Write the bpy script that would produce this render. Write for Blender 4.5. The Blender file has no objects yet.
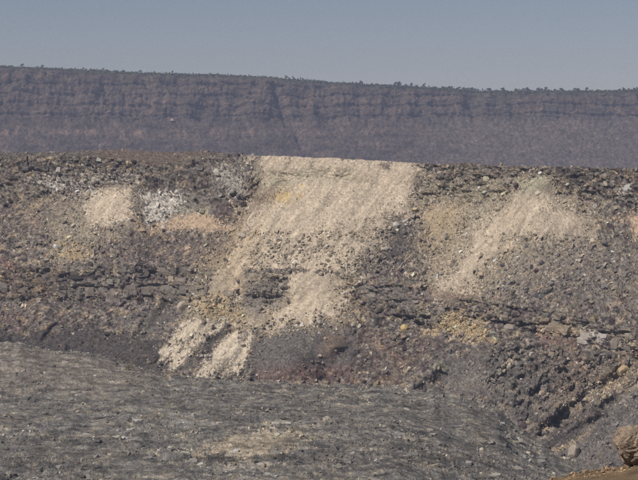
import bpy, bmesh, math, random
import numpy as np
from mathutils import Vector, Matrix, Euler

rnd = random.Random(11)
rng = np.random.default_rng(11)
sc = bpy.context.scene
C = sc.collection

# ------------------------------------------------------------------ camera, sky, sun, exposure
W_, H_, F_, HORIZON = 638.0, 480.0, 2200.0, 148.0
PITCH = math.atan((H_ / 2 - HORIZON) / F_)
cam_d = bpy.data.cameras.new("camera")
cam = bpy.data.objects.new("camera", cam_d)
C.objects.link(cam)
cam.location = (0, 0, 0)
cam.rotation_euler = (math.pi / 2 - PITCH, 0, 0)
cam_d.sensor_fit = 'HORIZONTAL'
cam_d.angle_x = 2 * math.atan(W_ / 2 / F_)
cam_d.clip_start = 0.5
cam_d.clip_end = 60000
sc.camera = cam

SUN_AZ, SUN_EL = math.radians(-134), math.radians(46)      # azimuth from +Y, clockwise: from the left and a little behind
world = bpy.data.worlds.new("World")
sc.world = world
world.use_nodes = True
wn, wl = world.node_tree.nodes, world.node_tree.links
sky = wn.new('ShaderNodeTexSky')
sky.sky_type = 'NISHITA'
sky.sun_disc = False
sky.sun_elevation = SUN_EL
sky.sun_rotation = SUN_AZ
sky.altitude = 1200
sky.air_density = 1.0
sky.dust_density = 0.1
sky.ozone_density = 2.5
bg = wn['Background']
bg.inputs['Strength'].default_value = 0.05
tint = wn.new('ShaderNodeMix'); tint.data_type = 'RGBA'; tint.blend_type = 'MULTIPLY'; tint.inputs[0].default_value = 1
tint.inputs[7].default_value = (.97, .86, .93, 1)
wl.new(sky.outputs[0], tint.inputs[6])
wl.new(tint.outputs[2], bg.inputs['Color'])

sd_ = bpy.data.lights.new("sun", 'SUN')
sd_.energy = 4.8
sd_.angle = math.radians(0.5)
sd_.color = (1.0, 0.93, 0.84)
sun = bpy.data.objects.new("sun", sd_)
C.objects.link(sun)
to_sun = Vector((math.sin(SUN_AZ) * math.cos(SUN_EL), math.cos(SUN_AZ) * math.cos(SUN_EL), math.sin(SUN_EL)))
sun.rotation_euler = to_sun.to_track_quat('Z', 'Y').to_euler()
sun.location = (0, 0, 300)

sc.view_settings.view_transform = 'Standard'
sc.view_settings.look = 'None'
sc.view_settings.exposure = 0.0
sc.view_settings.gamma = 1.0
sc.cycles.use_denoising = False
sc.cycles.max_bounces = 4
sc.cycles.diffuse_bounces = 2
sc.cycles.volume_bounces = 1

HAZE_DENSITY = 0.85e-4
HAZE_COLOR = (0.585, 0.70, 1.0)

# ------------------------------------------------------------------ noise
def _hash(ix, iy, iz, seed):
    h = (ix.astype(np.uint32) * np.uint32(374761393) + iy.astype(np.uint32) * np.uint32(668265263)
         + iz.astype(np.uint32) * np.uint32(2147483647) + np.uint32((seed * 2654435761) & 0xffffffff))
    h = (h ^ (h >> np.uint32(13))) * np.uint32(1274126177)
    h = (h ^ (h >> np.uint32(15))) * np.uint32(2246822519)
    return h ^ (h >> np.uint32(16))

def noise(x, y, z, seed=0):
    """gradient noise, about -1..1"""
    x, y, z = np.broadcast_arrays(np.asarray(x, float), np.asarray(y, float), np.asarray(z, float))
    fx, fy, fz = np.floor(x), np.floor(y), np.floor(z)
    ix, iy, iz = fx.astype(np.int64), fy.astype(np.int64), fz.astype(np.int64)
    x, y, z = x - fx, y - fy, z - fz
    u, v, w = (t * t * t * (t * (t * 6 - 15) + 10) for t in (x, y, z))
    out = 0
    for a in (0, 1):
        for b in (0, 1):
            for c in (0, 1):
                h = _hash(ix + a, iy + b, iz + c, seed)
                g = (((h & 1023).astype(np.float32) / 511.5 - 1) * (x - a)
                     + (((h >> 10) & 1023).astype(np.float32) / 511.5 - 1) * (y - b)
                     + (((h >> 20) & 1023).astype(np.float32) / 511.5 - 1) * (z - c))
                out = out + g * (u if a else 1 - u) * (v if b else 1 - v) * (w if c else 1 - w)
    return out * 1.5

def fbm(x, y, z, octs=4, seed=0, gain=0.5):
    s, a, f = 0, 1, 1
    for o in range(octs):
        s = s + a * noise(x * f + 17.3 * o, y * f - 9.1 * o, z * f + 4.7 * o, seed + o)
        a *= gain
        f *= 2.03
    return s

def cells(x, y, z, seed=0):
    """F1, F2 and a random 0..1 per nearest cell"""
    x, y, z = np.broadcast_arrays(np.asarray(x, float), np.asarray(y, float), np.asarray(z, float))
    ix, iy, iz = (np.floor(t).astype(np.int64) for t in (x, y, z))
    f1 = np.full(x.shape, 9.0)
    f2 = np.full(x.shape, 9.0)
    idr = np.zeros(x.shape)
    for a in (-1, 0, 1):
        for b in (-1, 0, 1):
            for c in (-1, 0, 1):
                h = _hash(ix + a, iy + b, iz + c, seed)
                px = ix + a + (h & 1023) / 1023.0
                py = iy + b + ((h >> 10) & 1023) / 1023.0
                pz = iz + c + ((h >> 20) & 1023) / 1023.0
                d = (px - x) ** 2 + (py - y) ** 2 + (pz - z) ** 2
                near = d < f1
                f2 = np.where(near, f1, np.minimum(f2, d))
                f1 = np.where(near, d, f1)
                idr = np.where(near, ((h * np.uint32(2654435761)) >> np.uint32(8) & 65535) / 65535.0, idr)
    return np.sqrt(f1), np.sqrt(f2), idr

def smooth(a, b, t):
    t = np.clip((t - a) / (b - a), 0, 1)
    return t * t * (3 - 2 * t)

def curve(pts, x):
    p = np.array(pts, float)
    return np.interp(x, p[:, 0], p[:, 1])

def poly_sd(px, py, poly):
    """signed distance to a polygon, negative inside"""
    P = np.array(poly, float)
    d = np.full(px.shape, 1e9)
    s = np.ones(px.shape)
    n = len(P)
    for i in range(n):
        a, b = P[i], P[i - 1]
        e = b - a
        wx, wy = px - a[0], py - a[1]
        t = np.clip((wx * e[0] + wy * e[1]) / max(1e-9, e @ e), 0, 1)
        d = np.minimum(d, (wx - e[0] * t) ** 2 + (wy - e[1] * t) ** 2)
        c1 = py >= a[1]
        c2 = py < b[1]
        c3 = e[0] * wy > e[1] * wx
        s = np.where((c1 & c2 & c3) | (~c1 & ~c2 & ~c3), -s, s)
    return s * np.sqrt(d)

def spot(px, py, Y):
    """the point of the place seen at a bearing of the survey, at a forward distance of Y metres"""
    cp, sp = math.cos(PITCH), math.sin(PITCH)
    a = (px - W_ / 2) / F_
    b = (H_ / 2 - py) / F_
    dy = cp + b * sp
    dz = -sp + b * cp
    return np.stack([a / dy * Y, Y + 0 * a, dz / dy * Y], -1)

# ------------------------------------------------------------------ small builders
def tag(o, label=None, cat=None, group=None, kind=None):
    if label: o['label'] = label
    if cat: o['category'] = cat
    if group: o['group'] = group
    if kind: o['kind'] = kind
    return o

def link(name, mesh, parent=None, mat=None):
    o = bpy.data.objects.new(name, mesh)
    C.objects.link(o)
    if parent: o.parent = parent
    if mat and len(mesh.materials) == 0: mesh.materials.append(mat)
    return o

def np_mesh(name, V, Fq, albedo=None, smooth_shade=False):
    """mesh from vertex and face arrays (all faces with the same number of corners)"""
    me = bpy.data.meshes.new(name)
    k = Fq.shape[1]
    me.vertices.add(len(V))
    me.vertices.foreach_set('co', np.ascontiguousarray(V, np.float32).ravel())
    me.loops.add(Fq.size)
    me.loops.foreach_set('vertex_index', np.ascontiguousarray(Fq, np.int32).ravel())
    me.polygons.add(len(Fq))
    me.polygons.foreach_set('loop_start', np.arange(0, Fq.size, k, dtype=np.int32))
    me.polygons.foreach_set('loop_total', np.full(len(Fq), k, np.int32))
    me.polygons.foreach_set('use_smooth', np.full(len(Fq), smooth_shade, bool))
    if albedo is not None:
        at = me.attributes.new('albedo', 'FLOAT_COLOR', 'POINT')
        at.data.foreach_set('color', np.concatenate([albedo, np.ones((len(V), 1))], 1).astype(np.float32).ravel())
    me.update(calc_edges=True)
    me.validate()
    return me

def grid_faces(R, Cn):
    i = np.arange((R - 1) * (Cn - 1))
    r, c = i // (Cn - 1), i % (Cn - 1)
    a = r * Cn + c
    return np.stack([a, a + Cn, a + Cn + 1, a + 1], 1)          # rows go down / towards the viewer

def sub_mesh(name, V, Fq, alb, sel, smooth_shade=True):
    Fs = Fq[sel]
    used, inv = np.unique(Fs.ravel(), return_inverse=True)
    return np_mesh(name, V[used], inv.reshape(Fs.shape), alb[used], smooth_shade)

def grid_normals(P):
    du = np.gradient(P, axis=1)
    dv = np.gradient(P, axis=0)
    n = np.cross(dv, du)
    n /= np.linalg.norm(n, axis=-1, keepdims=True) + 1e-9
    return n

# ------------------------------------------------------------------ materials
def rock_material(name, source, var=0.35, scale=1.0, bump=0.5, rough=0.95, stretch=(1, 1, 1), fine=1.0):
    m = bpy.data.materials.new(name)
    m.use_nodes = True
    n, l = m.node_tree.nodes, m.node_tree.links
    b = n['Principled BSDF']
    b.inputs['Roughness'].default_value = rough
    b.inputs['Specular IOR Level'].default_value = 0.12
    geo = n.new('ShaderNodeNewGeometry')
    mp = n.new('ShaderNodeMapping')
    mp.inputs['Scale'].default_value = stretch
    l.new(geo.outputs['Position'], mp.inputs['Vector'])
    if source == 'albedo':
        src = n.new('ShaderNodeAttribute'); src.attribute_name = 'albedo'
        col = src.outputs['Color']
    elif source == 'object':
        src = n.new('ShaderNodeObjectInfo'); col = src.outputs['Color']
    else:
        src = n.new('ShaderNodeRGB'); src.outputs[0].default_value = (*source, 1); col = src.outputs[0]
    n1 = n.new('ShaderNodeTexNoise'); n1.inputs['Scale'].default_value = 0.9 * scale; n1.inputs['Detail'].default_value = 6; n1.inputs['Roughness'].default_value = 0.7
    n2 = n.new('ShaderNodeTexNoise'); n2.inputs['Scale'].default_value = 3.1 * scale * fine; n2.inputs['Detail'].default_value = 4; n2.inputs['Roughness'].default_value = 0.65
    for t in (n1, n2): l.new(mp.outputs[0], t.inputs['Vector'])
    add = n.new('ShaderNodeMath'); add.operation = 'ADD'
    l.new(n1.outputs[0], add.inputs[0]); l.new(n2.outputs[0], add.inputs[1])
    rg = n.new('ShaderNodeMapRange')
    rg.inputs['From Min'].default_value = 0.7; rg.inputs['From Max'].default_value = 1.3
    rg.inputs['To Min'].default_value = 1 - var; rg.inputs['To Max'].default_value = 1 + var
    l.new(add.outputs[0], rg.inputs['Value'])
    mul = n.new('ShaderNodeVectorMath'); mul.operation = 'SCALE'
    l.new(col, mul.inputs[0]); l.new(rg.outputs[0], mul.inputs['Scale'])
    l.new(mul.outputs[0], b.inputs['Base Color'])
    bp = n.new('ShaderNodeBump'); bp.inputs['Strength'].default_value = bump; bp.inputs['Distance'].default_value = 0.35 / scale
    l.new(add.outputs[0], bp.inputs['Height'])
    l.new(bp.outputs[0], b.inputs['Normal'])
    return m

M_WALL = rock_material('weathered lava', 'albedo', 0.42, 1.2, 0.8)
M_SAND = rock_material('pale ash and sand', 'albedo', 0.20, 1.6, 0.35)
M_FLOOR = rock_material('solid lava floor', 'albedo', 0.75, 1.1, 0.7, stretch=(1.0, 0.42, .8))
M_FAR = rock_material('distant lava cliff', 'albedo', 0.40, 0.12, 0.9)
M_STONE = rock_material('loose stone', 'albedo', 0.30, 1.6, 0.4)
M_BOULDER = rock_material('boulder stone', 'object', 0.32, 1.5, 0.6)
M_NEAR = rock_material('brown rim earth', 'albedo', 0.45, 3.0, 0.9, fine=3)

def leaf_material(name, col):
    m = rock_material(name, col, 0.5, 0.25, 0.0)
    return m
M_LEAF = [leaf_material('dull green leaves', (0.075, 0.085, 0.045)), leaf_material('grey green leaves', (0.085, 0.09, 0.06)),
          leaf_material('dry olive leaves', (0.17, 0.15, 0.085))]
M_BARK = rock_material('grey bark', (0.16, 0.13, 0.11), 0.3, 0.5, 0.0)

# ------------------------------------------------------------------ colours of the ground (real base colours)
COL = dict(dark=(.075, .067, .063), grey=(.104, .094, .087), mid=(.17, .155, .140), brown=(.150, .114, .088), purple=(.098, .076, .075),
           sand=(.39, .335, .268), pale=(.42, .37, .30), tan=(.285, .230, .160), ochre=(.33, .255, .155), yellow=(.39, .30, .16), white=(.52, .50, .47),
           red=(.145, .088, .078), green=(.27, .265, .20), rose=(.165, .13, .115), greysand=(.255, .225, .178), peach=(.35, .27, .195),
           slate=(.105, .099, .097), char=(.058, .053, .053))

RELIEF = None
def lay(A, px, py, col, poly, soft=5, amp=5, k=1.0, grain=0.5, seed=1, streak=False, scale=9.0):
    """lay one deposit or painted shade over the base colours A, inside a surveyed outline with a broken edge"""
    P = np.array(poly, float)
    soft, grain, amp = soft * 1.5, grain * .5 + .5, amp * 1.25
    pad = soft + amp * 1.5 + 4
    box = (px > P[:, 0].min() - pad) & (px < P[:, 0].max() + pad) & (py > P[:, 1].min() - pad) & (py < P[:, 1].max() + pad)
    x, y = px[box], py[box]
    if len(x) == 0: return A
    if streak:
        u, v = (x * .78 + y * .62), (-x * .62 + y * .78)
        wob = fbm(u / scale, v / (scale * 4), 0.0, 4, seed)
        wob = wob + .8 * fbm(x / (scale * 2.6), y / (scale * 2.2), 5.0, 3, seed + 5)
        fine = fbm(u / 1.5, v / 5.0, 3.0, 3, seed + 9) * .7 + fbm(x / 1.3, y / 1.2, 3.0, 3, seed + 19) * .6
    else:
        wob = fbm(x / scale, y / (scale * .8), 0.0, 4, seed) + .6 * fbm(x / (scale * 2.6), y / (scale * 2), 5.0, 3, seed + 5)
        fine = fbm(x / 1.7, y / 1.5, 3.0, 3, seed + 9)
    s = poly_sd(x, y, poly) + wob * amp
    if RELIEF is not None and RELIEF.shape == box.shape: s = s + RELIEF[box] * min(amp, 9) * .36
    m = np.clip(0.5 - s / (2 * soft), 0, 1) * k
    m = np.where(m > 0.001, smooth(0.5 - .5 * max(.15, 1 - grain), 0.5 + .5 * max(.15, 1 - grain), m + grain * .8 * fine * (1 - (2 * m - 1) ** 2 * .7)), 0) if grain > 0 else m
    m = np.minimum(m, k)[:, None]
    c = np.array(COL[col]) * (1 + .10 * fine[:, None])
    A[box] = A[box] * (1 - m) + c * m
    return A

# ================================================================== CRATER WALL
STEP = 0.70
cols = np.arange(-70, 716, STEP)
NC = len(cols)
rim_py = curve([(-70, 157), (0, 157), (100, 157), (130, 159), (150, 162.5), (190, 162.5), (207, 158), (250, 157), (258, 156), (300, 157.5), (360, 160.5), (420, 163.5), (470, 164.5), (540, 167), (638, 169.5), (716, 171)], cols)
base_py = curve([(-70, 203), (0, 201), (60, 197), (100, 189), (132, 188), (142, 205), (150, 222), (175, 222), (205, 222), (235, 224), (250, 205), (262, 182), (340, 182), (410, 190), (425, 203), (470, 200), (520, 192), (560, 196), (600, 204), (716, 210)], cols)
ltop_py = curve([(-70, 262), (0, 264), (60, 269), (110, 266), (180, 263), (210, 268), (250, 271), (300, 272), (350, 276), (380, 282), (440, 289), (470, 298), (530, 307), (560, 313), (600, 323), (638, 333), (716, 352)], cols)
lbase_py = curve([(-70, 301), (0, 301), (60, 300), (110, 299), (150, 301), (200, 303), (240, 308), (330, 302), (400, 322), (470, 330), (530, 331), (560, 337), (600, 348), (638, 358), (716, 378)], cols)
toe_py = curve([(-70, 338), (0, 343), (60, 350), (100, 357), (140, 368), (165, 376), (230, 380), (320, 384), (400, 388), (440, 392), (470, 398), (500, 412), (530, 438), (560, 456), (600, 474), (638, 492), (716, 520)], cols)
toe_Y = curve([(-70, 880), (0, 868), (100, 855), (150, 835), (200, 812), (320, 800), (400, 786), (440, 776), (480, 758), (500, 749), (530, 731), (560, 716), (600, 702), (638, 690), (716, 670)], cols)
rim_Y = curve([(-70, 945), (0, 935), (200, 893), (320, 872), (440, 846), (530, 812), (638, 775), (716, 752)], cols)
def jit(a, s, seed): return fbm(cols / s, 0.3, seed, 3, seed) * a
ker = np.ones(9) / 9
sm = lambda a: np.convolve(np.pad(a, 4, 'edge'), ker, 'valid')
rim_py = rim_py + jit(.7, 9, 3); base_py = sm(base_py) + jit(5, 22, 4); ltop_py = sm(ltop_py) + jit(2, 30, 5); lbase_py = sm(lbase_py) + jit(3, 25, 6)
toe_py = sm(toe_py) + jit(2.2, 26, 7); toe_Y = sm(sm(toe_Y)); rim_Y = sm(sm(rim_Y))

def toe_z_at(Y, py): return spot(np.full_like(py, 319.0), py, Y)[..., 2]

# rows: plateau, cliff, talus, ledge, lower slope, buried foot
wts = [(.42, base_py - rim_py), (1.15, ltop_py - base_py), (.40, lbase_py - ltop_py), (1.15, toe_py - lbase_py)]
tot = sum(w * d for w, d in wts)
fr = [np.zeros(NC)]
for w, d in wts: fr.append(fr[-1] + w * d / tot)
ctrl_py = [rim_py, base_py, ltop_py, lbase_py, toe_py]
ctrl_Y = [rim_Y + (toe_Y - rim_Y) * f for f in fr]
nrows = [62, 104, 62, 120]
PYr, PXr, YYr = [], [], []
for k, n in enumerate(nrows):
    t = np.linspace(0, 1, n, endpoint=False)[:, None]
    PYr.append(ctrl_py[k] * (1 - t) + ctrl_py[k + 1] * t)
    YYr.append(ctrl_Y[k] * (1 - t) + ctrl_Y[k + 1] * t)
t = np.linspace(0, 1, 8)[:, None]
PYr.append(toe_py + t * 7); YYr.append(toe_Y - t * 6)
PY, YY = np.concatenate(PYr), np.concatenate(YYr)
PX = np.broadcast_to(cols, PY.shape).copy()
for _ in range(2):                                               # soften the corners of the profile
    YY[1:-1] = (YY[:-2] + YY[1:-1] * 2 + YY[2:]) / 4
P = spot(PX, PY, YY)
P[-8:, :, 2] -= (t * 2.0)
# plateau behind the rim
NPL = 64
tp = np.linspace(1, 0, NPL, endpoint=False)[:, None]
back = P[0][None].repeat(NPL, 0).copy()
dist = tp ** 1.8 * (1190 - rim_Y)
rs = np.stack([np.convolve(np.pad(P[0, :, k], 30, 'edge'), np.ones(61) / 61, 'valid') for k in range(3)], -1)
bw = smooth(0, 9, dist)[..., None]
back = back * (1 - bw) + rs[None] * bw
rz0 = back[..., 2].copy()
back *= (1 + dist / rim_Y)[..., None]
zb = curve([(-70, 1.4), (60, 1.8), (110, 3.0), (150, 4.2), (190, 4.0), (225, 1.6), (255, .2), (300, -3), (716, -3)], cols)
back[..., 2] = rz0 + zb * smooth(0, 75, dist) - (zb + 22.5 + rz0) * smooth(70, 1180 - rim_Y, dist)
PXb = np.broadcast_to(cols, (NPL, NC)); PYb = np.broadcast_to(rim_py - 1, (NPL, NC)) - tp * 6
P = np.concatenate([back, P]); PX = np.concatenate([PXb, PX]); PY = np.concatenate([PYb, PY])
NR = P.shape[0]

# --- where is what
rim_b = lambda a: np.broadcast_to(a, PX.shape)
wob = fbm(PX / 14, PY / 10, 0, 4, 21)
top_d = PY - rim_b(rim_py)
m_plat = (np.arange(NR) < NPL)[:, None] * np.ones((1, NC))
m_cliff = smooth(-1, 1.5, top_d) * (1 - smooth(-5, 5, PY - rim_b(base_py) + wob * 7)) * (1 - m_plat)
m_ledge = smooth(-2, 2, PY - rim_b(ltop_py) + wob * 3) * (1 - smooth(-3, 3, PY - rim_b(lbase_py) + wob * 5))
m_low = smooth(-3, 3, PY - rim_b(lbase_py) + wob * 5)
m_tal = np.clip(1 - m_plat - m_cliff - m_ledge - m_low, 0, 1)

FAN = [(256, 150), (422, 150), (421, 176), (411, 192), (413, 208), (394, 222), (388, 234), (372, 252), (352, 270), (338, 275), (344, 300), (330, 316), (295, 324), (268, 330), (250, 332), (262, 312), (285, 300), (288, 275), (262, 268), (240, 290), (228, 300), (205, 304), (206, 286), (222, 262), (232, 244), (246, 226), (248, 206), (262, 196), (258, 180)]
SANDS = [FAN,
         [(80, 205), (96, 193), (112, 189), (134, 186), (132, 205), (126, 216), (108, 224), (92, 228)],
         [(128, 214), (136, 218), (148, 229), (165, 222), (180, 214), (208, 210), (214, 222), (232, 229), (205, 233), (178, 228), (160, 228), (148, 236), (140, 228)],
         [(543, 172), (556, 180), (552, 196), (540, 215), (516, 240), (492, 268), (474, 288), (452, 302), (432, 300), (444, 276), (462, 250), (486, 224), (508, 200), (524, 182)],
         [(520, 205), (560, 206), (590, 216), (588, 236), (560, 246), (520, 238), (505, 230)],
         [(424, 208), (450, 200), (472, 208), (462, 226), (440, 240), (424, 246)],
         [(628, 215), (660, 205), (660, 245), (634, 240)],
         [(179, 324), (196, 318), (228, 322), (214, 336), (196, 344), (182, 346), (174, 340)],
         [(228, 330), (256, 328), (250, 352), (240, 374), (196, 378), (206, 362), (218, 342)],
         [(158, 352), (172, 340), (178, 346), (172, 356), (160, 362)],
         [(170, 356), (186, 344), (192, 350), (184, 364), (172, 368)]]
sand_sd = np.full(PX.shape, 99.0)
for i, q in enumerate(SANDS): sand_sd = np.minimum(sand_sd, poly_sd(PX, PY, q))
m_sand = 1 - smooth(-5, 5, sand_sd + wob * 6)
ROCKSHOW = smooth(-3, 3, -poly_sd(PX, PY, [(262, 174), (300, 172), (352, 170), (352, 182), (320, 186), (262, 188)])) * .7
m_rock = np.clip(m_cliff + m_ledge, 0, 1) * (1 - m_sand * (1 - ROCKSHOW))

# --- displacement, in metres, along the slope's own normal
N0 = grid_normals(P)
for _ in range(14):
    N0[1:-1] = (N0[:-2] + N0[1:-1] + N0[2:])
    N0[:, 2:-2] = N0[:, :-4] + N0[:, 1:-3] + N0[:, 2:-2] + N0[:, 3:-1] + N0[:, 4:]
    N0[:, :2] = N0[:, 2:3]; N0[:, -2:] = N0[:, -3:-2]; N0 /= np.linalg.norm(N0, axis=-1, keepdims=True)
if N0[NR // 2, NC // 2, 1] > 0: N0 = -N0
X, Y, Z = P[..., 0], P[..., 1], P[..., 2]
big = fbm(X / 16, Y / 16, Z / 11, 4, 31)
f1, f2, idb = cells(X / 3.2 + .5 * big, Y / 3.4, Z / 2.7 + .6 * big, 41)
g1, g2, ids = cells(X / 1.15, Y / 1.2, Z / .85, 42)
h1, h2, idt = cells(X / .75, Y / .75, Z / .6, 43)
fineN = fbm(X / .9, Y / .9, Z / .7, 3, 33)
bed = (Z + 2.4 * fbm(X / 22, 0.5, Y / 25, 4, 35)) / 5.6
bt = bed - np.floor(bed)
bamp = np.clip(.5 + 1.3 * fbm(X / 11, Y / 14, Z / 4, 3, 38), 0, 1.3)
step = .6 + bamp * (smooth(.0, .08, bt) * (1 - .9 * smooth(.80, .99, bt)) - .6)
d_rock = (idb - .5) * 1.5 + (ids - .5) * .7 + (idt - .5) * .35 - 0.7 * (1 - smooth(.01, .09, f2 - f1)) + fineN * .28 + big * 1.6
d_rock = d_rock + (step - .6) * (2.0 * m_ledge + 1.0 * m_cliff)
lump = smooth(.62, .15, h1) * (idt > .35)
d_tal = big * 1.5 + fineN * .22 + lump * (.10 + .35 * idt) + (ids > .86) * smooth(.6, .1, g1) * .8
u_f, v_f = X * .78 - Z * .62, X * .62 + Z * .78
streak = fbm(u_f / 1.3, v_f / 9, Y / 9, 3, 36)
d_sand = 1.0 * np.clip(-(sand_sd + wob * 6) / 12, 0, 1) + big * .9 + streak * .18 + lump * (idt > .93) * .15 + fineN * .06
d = m_rock * d_rock + (1 - m_rock) * (m_sand * d_sand + (1 - m_sand) * d_tal)
d = d * (1 - m_plat) + m_plat * (big * .35 + fineN * .22 + lump * .3)
bump = lambda cx, cy, rx, ry, a=0: np.exp(-(((PX - cx) * math.cos(a) + (PY - cy) * math.sin(a)) / rx) ** 2 - (((PY - cy) * math.cos(a) - (PX - cx) * math.sin(a)) / ry) ** 2)
# lower slope: old slumped knobs and gullies
dB = np.zeros(d.shape)
gull = fbm(u_f / 9, v_f / 22, Y / 20, 3, 37)
dB += m_low * (gull * 2.6 + smooth(.0, .6, np.abs(gull)) * .6) * 1.3 * (1 - .85 * np.clip(1.5 * bump(312, 354, 42, 26), 0, 1))
dB += 12 * bump(310, 351, 32, 23) + 5 * bump(300, 346, 10, 12, .3) + 4 * bump(336, 344, 9, 10) - 1.5 * bump(262, 352, 9, 20, .3) - 1.0 * bump(368, 352, 10, 18, -.5) + 4 * bump(420, 366, 26, 14) - 2.0 * bump(345, 353, 12, 5)
dB += 3.0 * bump(215, 330, 30, 8, -.3) - 2.2 * bump(268, 300, 18, 14) + 3.0 * bump(484, 360, 22, 18) - 2.5 * bump(455, 372, 10, 22, .5)
rug = smooth(8, -8, poly_sd(PX, PY, [(490, 338), (640, 352), (640, 372), (600, 396), (545, 436), (500, 408), (485, 380)]) + wob * 8)
rug = np.maximum(rug, .35 * smooth(6, -6, poly_sd(PX, PY, [(346, 330), (420, 326), (425, 345), (395, 372), (350, 366)]) + wob * 6))
d += rug * m_low * d_rock * .45
dB += rug * m_low * (np.abs(fbm(X / 8, Y / 10, Z / 6, 4, 39)) * 5 - 1 + (idb - .5) * 1.3 + (ids - .5) * .7)
# the spur that runs down on the near side of the gully
line_y = curve([(510, 462), (535, 450), (560, 432), (590, 408), (620, 388), (650, 366), (716, 330)], PX)
sp = smooth(500, 545, PX) * smooth(-7, 7, PY - line_y)
ridge = smooth(500, 545, PX) * np.exp(-((PY - line_y) / 6) ** 2)
dB += ridge * (3.0 + 1.5 * big) - smooth(505, 550, PX) * np.exp(-((PY - line_y + 12) / 8) ** 2) * 3.2
dB -= 4.0 * bump(564, 433, 20, 8, -.5)
dB += 4.0 * bump(590, 416, 12, 5, -.5)
d *= np.where(sp > .5, .72, 1)
ds = d.copy()
for _ in range(3):
    ds[1:-1] = (ds[:-2] + 2 * ds[1:-1] + ds[2:]) / 4
    ds[:, 1:-1] = (ds[:, :-2] + 2 * ds[:, 1:-1] + ds[:, 2:]) / 4
keep = np.clip(m_rock + .25 * m_tal, 0, 1)
d = d * keep + ds * (1 - keep)
edge = np.clip((np.arange(NR)[:, None] - NPL) / 3, .15, 1)
edge = np.where(m_plat > .5, 1, np.where(m_sand > .5, edge, 1))
D = P + N0 * (d * edge)[..., None] + np.array((0, -.96, .12)) * dB[..., None]
D[..., 2] = np.where(m_plat > .5, np.minimum(D[..., 2], P[..., 2] + .9), D[..., 2])

cp_, sp_ = math.cos(PITCH), math.sin(PITCH)
dv_ = D[..., 1] * cp_ - D[..., 2] * sp_
PXd = W_ / 2 + F_ * D[..., 0] / dv_
PYd = H_ / 2 - F_ * (D[..., 1] * sp_ + D[..., 2] * cp_) / dv_
DX, DY, DZ = D[..., 0], D[..., 1], D[..., 2]
# --- base colours: rock kinds, ash, sulphur and iron staining, plus two spots of painted shade
c = lambda n: np.array(COL[n])
RELIEF = np.clip(fineN * .7 + lump * 1.3 + (ids - .5) * 1.1 - .25 + (idb - .5) * .8, -1.6, 1.6)
A = np.empty(PX.shape + (3,))
nA = fbm(DX / 6, DY / 6, DZ / 3.5, 5, 51)[..., None]
nB = fbm(DX / 2, DY / 2, DZ / 1.5, 4, 55)[..., None]
A[:] = c('grey')
A = A + (c('mid') - c('grey')) * np.clip(nB * 1.9, -0.9, 1.8)
A = A + (c('tan') - c('grey')) * np.clip(fbm(DX / 5, DY / 5, DZ / 3, 6, 57, .65)[..., None] * 1.3 - .2, 0, .7)
A = A + (c('purple') - c('grey')) * np.clip(nA * 1.2, 0, 1)
blk = (np.where(m_rock > .5, ids, idt) - .5)[..., None]
A = A * (1 + .8 * blk)
pal = ((idt > .84) & (m_sand < .5))[..., None] * smooth(.55, .2, h1)[..., None]
A = A * (1 - .6 * pal) + c('greysand') * .6 * pal

pxf, pyf = PXd, PYd
L = []
def dep(*a, **k): L.append((a, k))
# upper cliff
dep('brown', [(90, 140), (215, 140), (208, 160), (150, 163), (95, 158)], soft=3, amp=4, k=.75, grain=.8, scale=6)
dep('dark', [(-70, 157), (130, 158), (140, 175), (60, 178), (-70, 180)], soft=7, amp=7, k=.4)
dep('dark', [(140, 166), (203, 162), (205, 158), (255, 157), (255, 190), (245, 215), (215, 220), (175, 190), (140, 188)], soft=6, amp=6, k=.45)
dep('mid', [(205, 160), (252, 158), (250, 200), (205, 215)], soft=6, amp=9, k=.75, grain=.8, scale=6)
dep('white', [(212, 166), (248, 164), (250, 196), (236, 206), (226, 188)], soft=5, amp=9, k=.55, grain=.95, scale=5)
dep('white', [(28, 176), (140, 176), (138, 184), (28, 184)], soft=4, amp=6, k=.6, grain=.9, scale=5)
dep('white', [(50, 180), (66, 184), (64, 195), (52, 194)], soft=4, amp=5, k=.8, grain=.8, scale=5)
dep('greysand', [(85, 168), (108, 168), (108, 178), (85, 178)], soft=4, amp=5, k=.8, grain=.7)
dep('greysand', [(0, 170), (40, 182), (40, 196), (0, 198)], soft=5, amp=7, k=.5, grain=.9)
dep('purple', [(212, 202), (250, 200), (245, 222), (212, 228)], soft=5, amp=5, k=.9, grain=.3)
dep('rose', [(110, 183), (130, 183), (130, 186), (110, 187)], soft=2, amp=2)
# white fumarole rocks
dep('mid', [(128, 190), (215, 190), (215, 232), (128, 222)], soft=5, amp=5, k=.8)
dep('white', [(142, 196), (166, 191), (182, 193), (184, 212), (168, 222), (145, 224)], soft=5, amp=9, k=.78, grain=.8, scale=5)
dep('green', [(174, 206), (208, 207), (212, 216), (180, 216)], soft=4, amp=4, k=.8)
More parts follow.
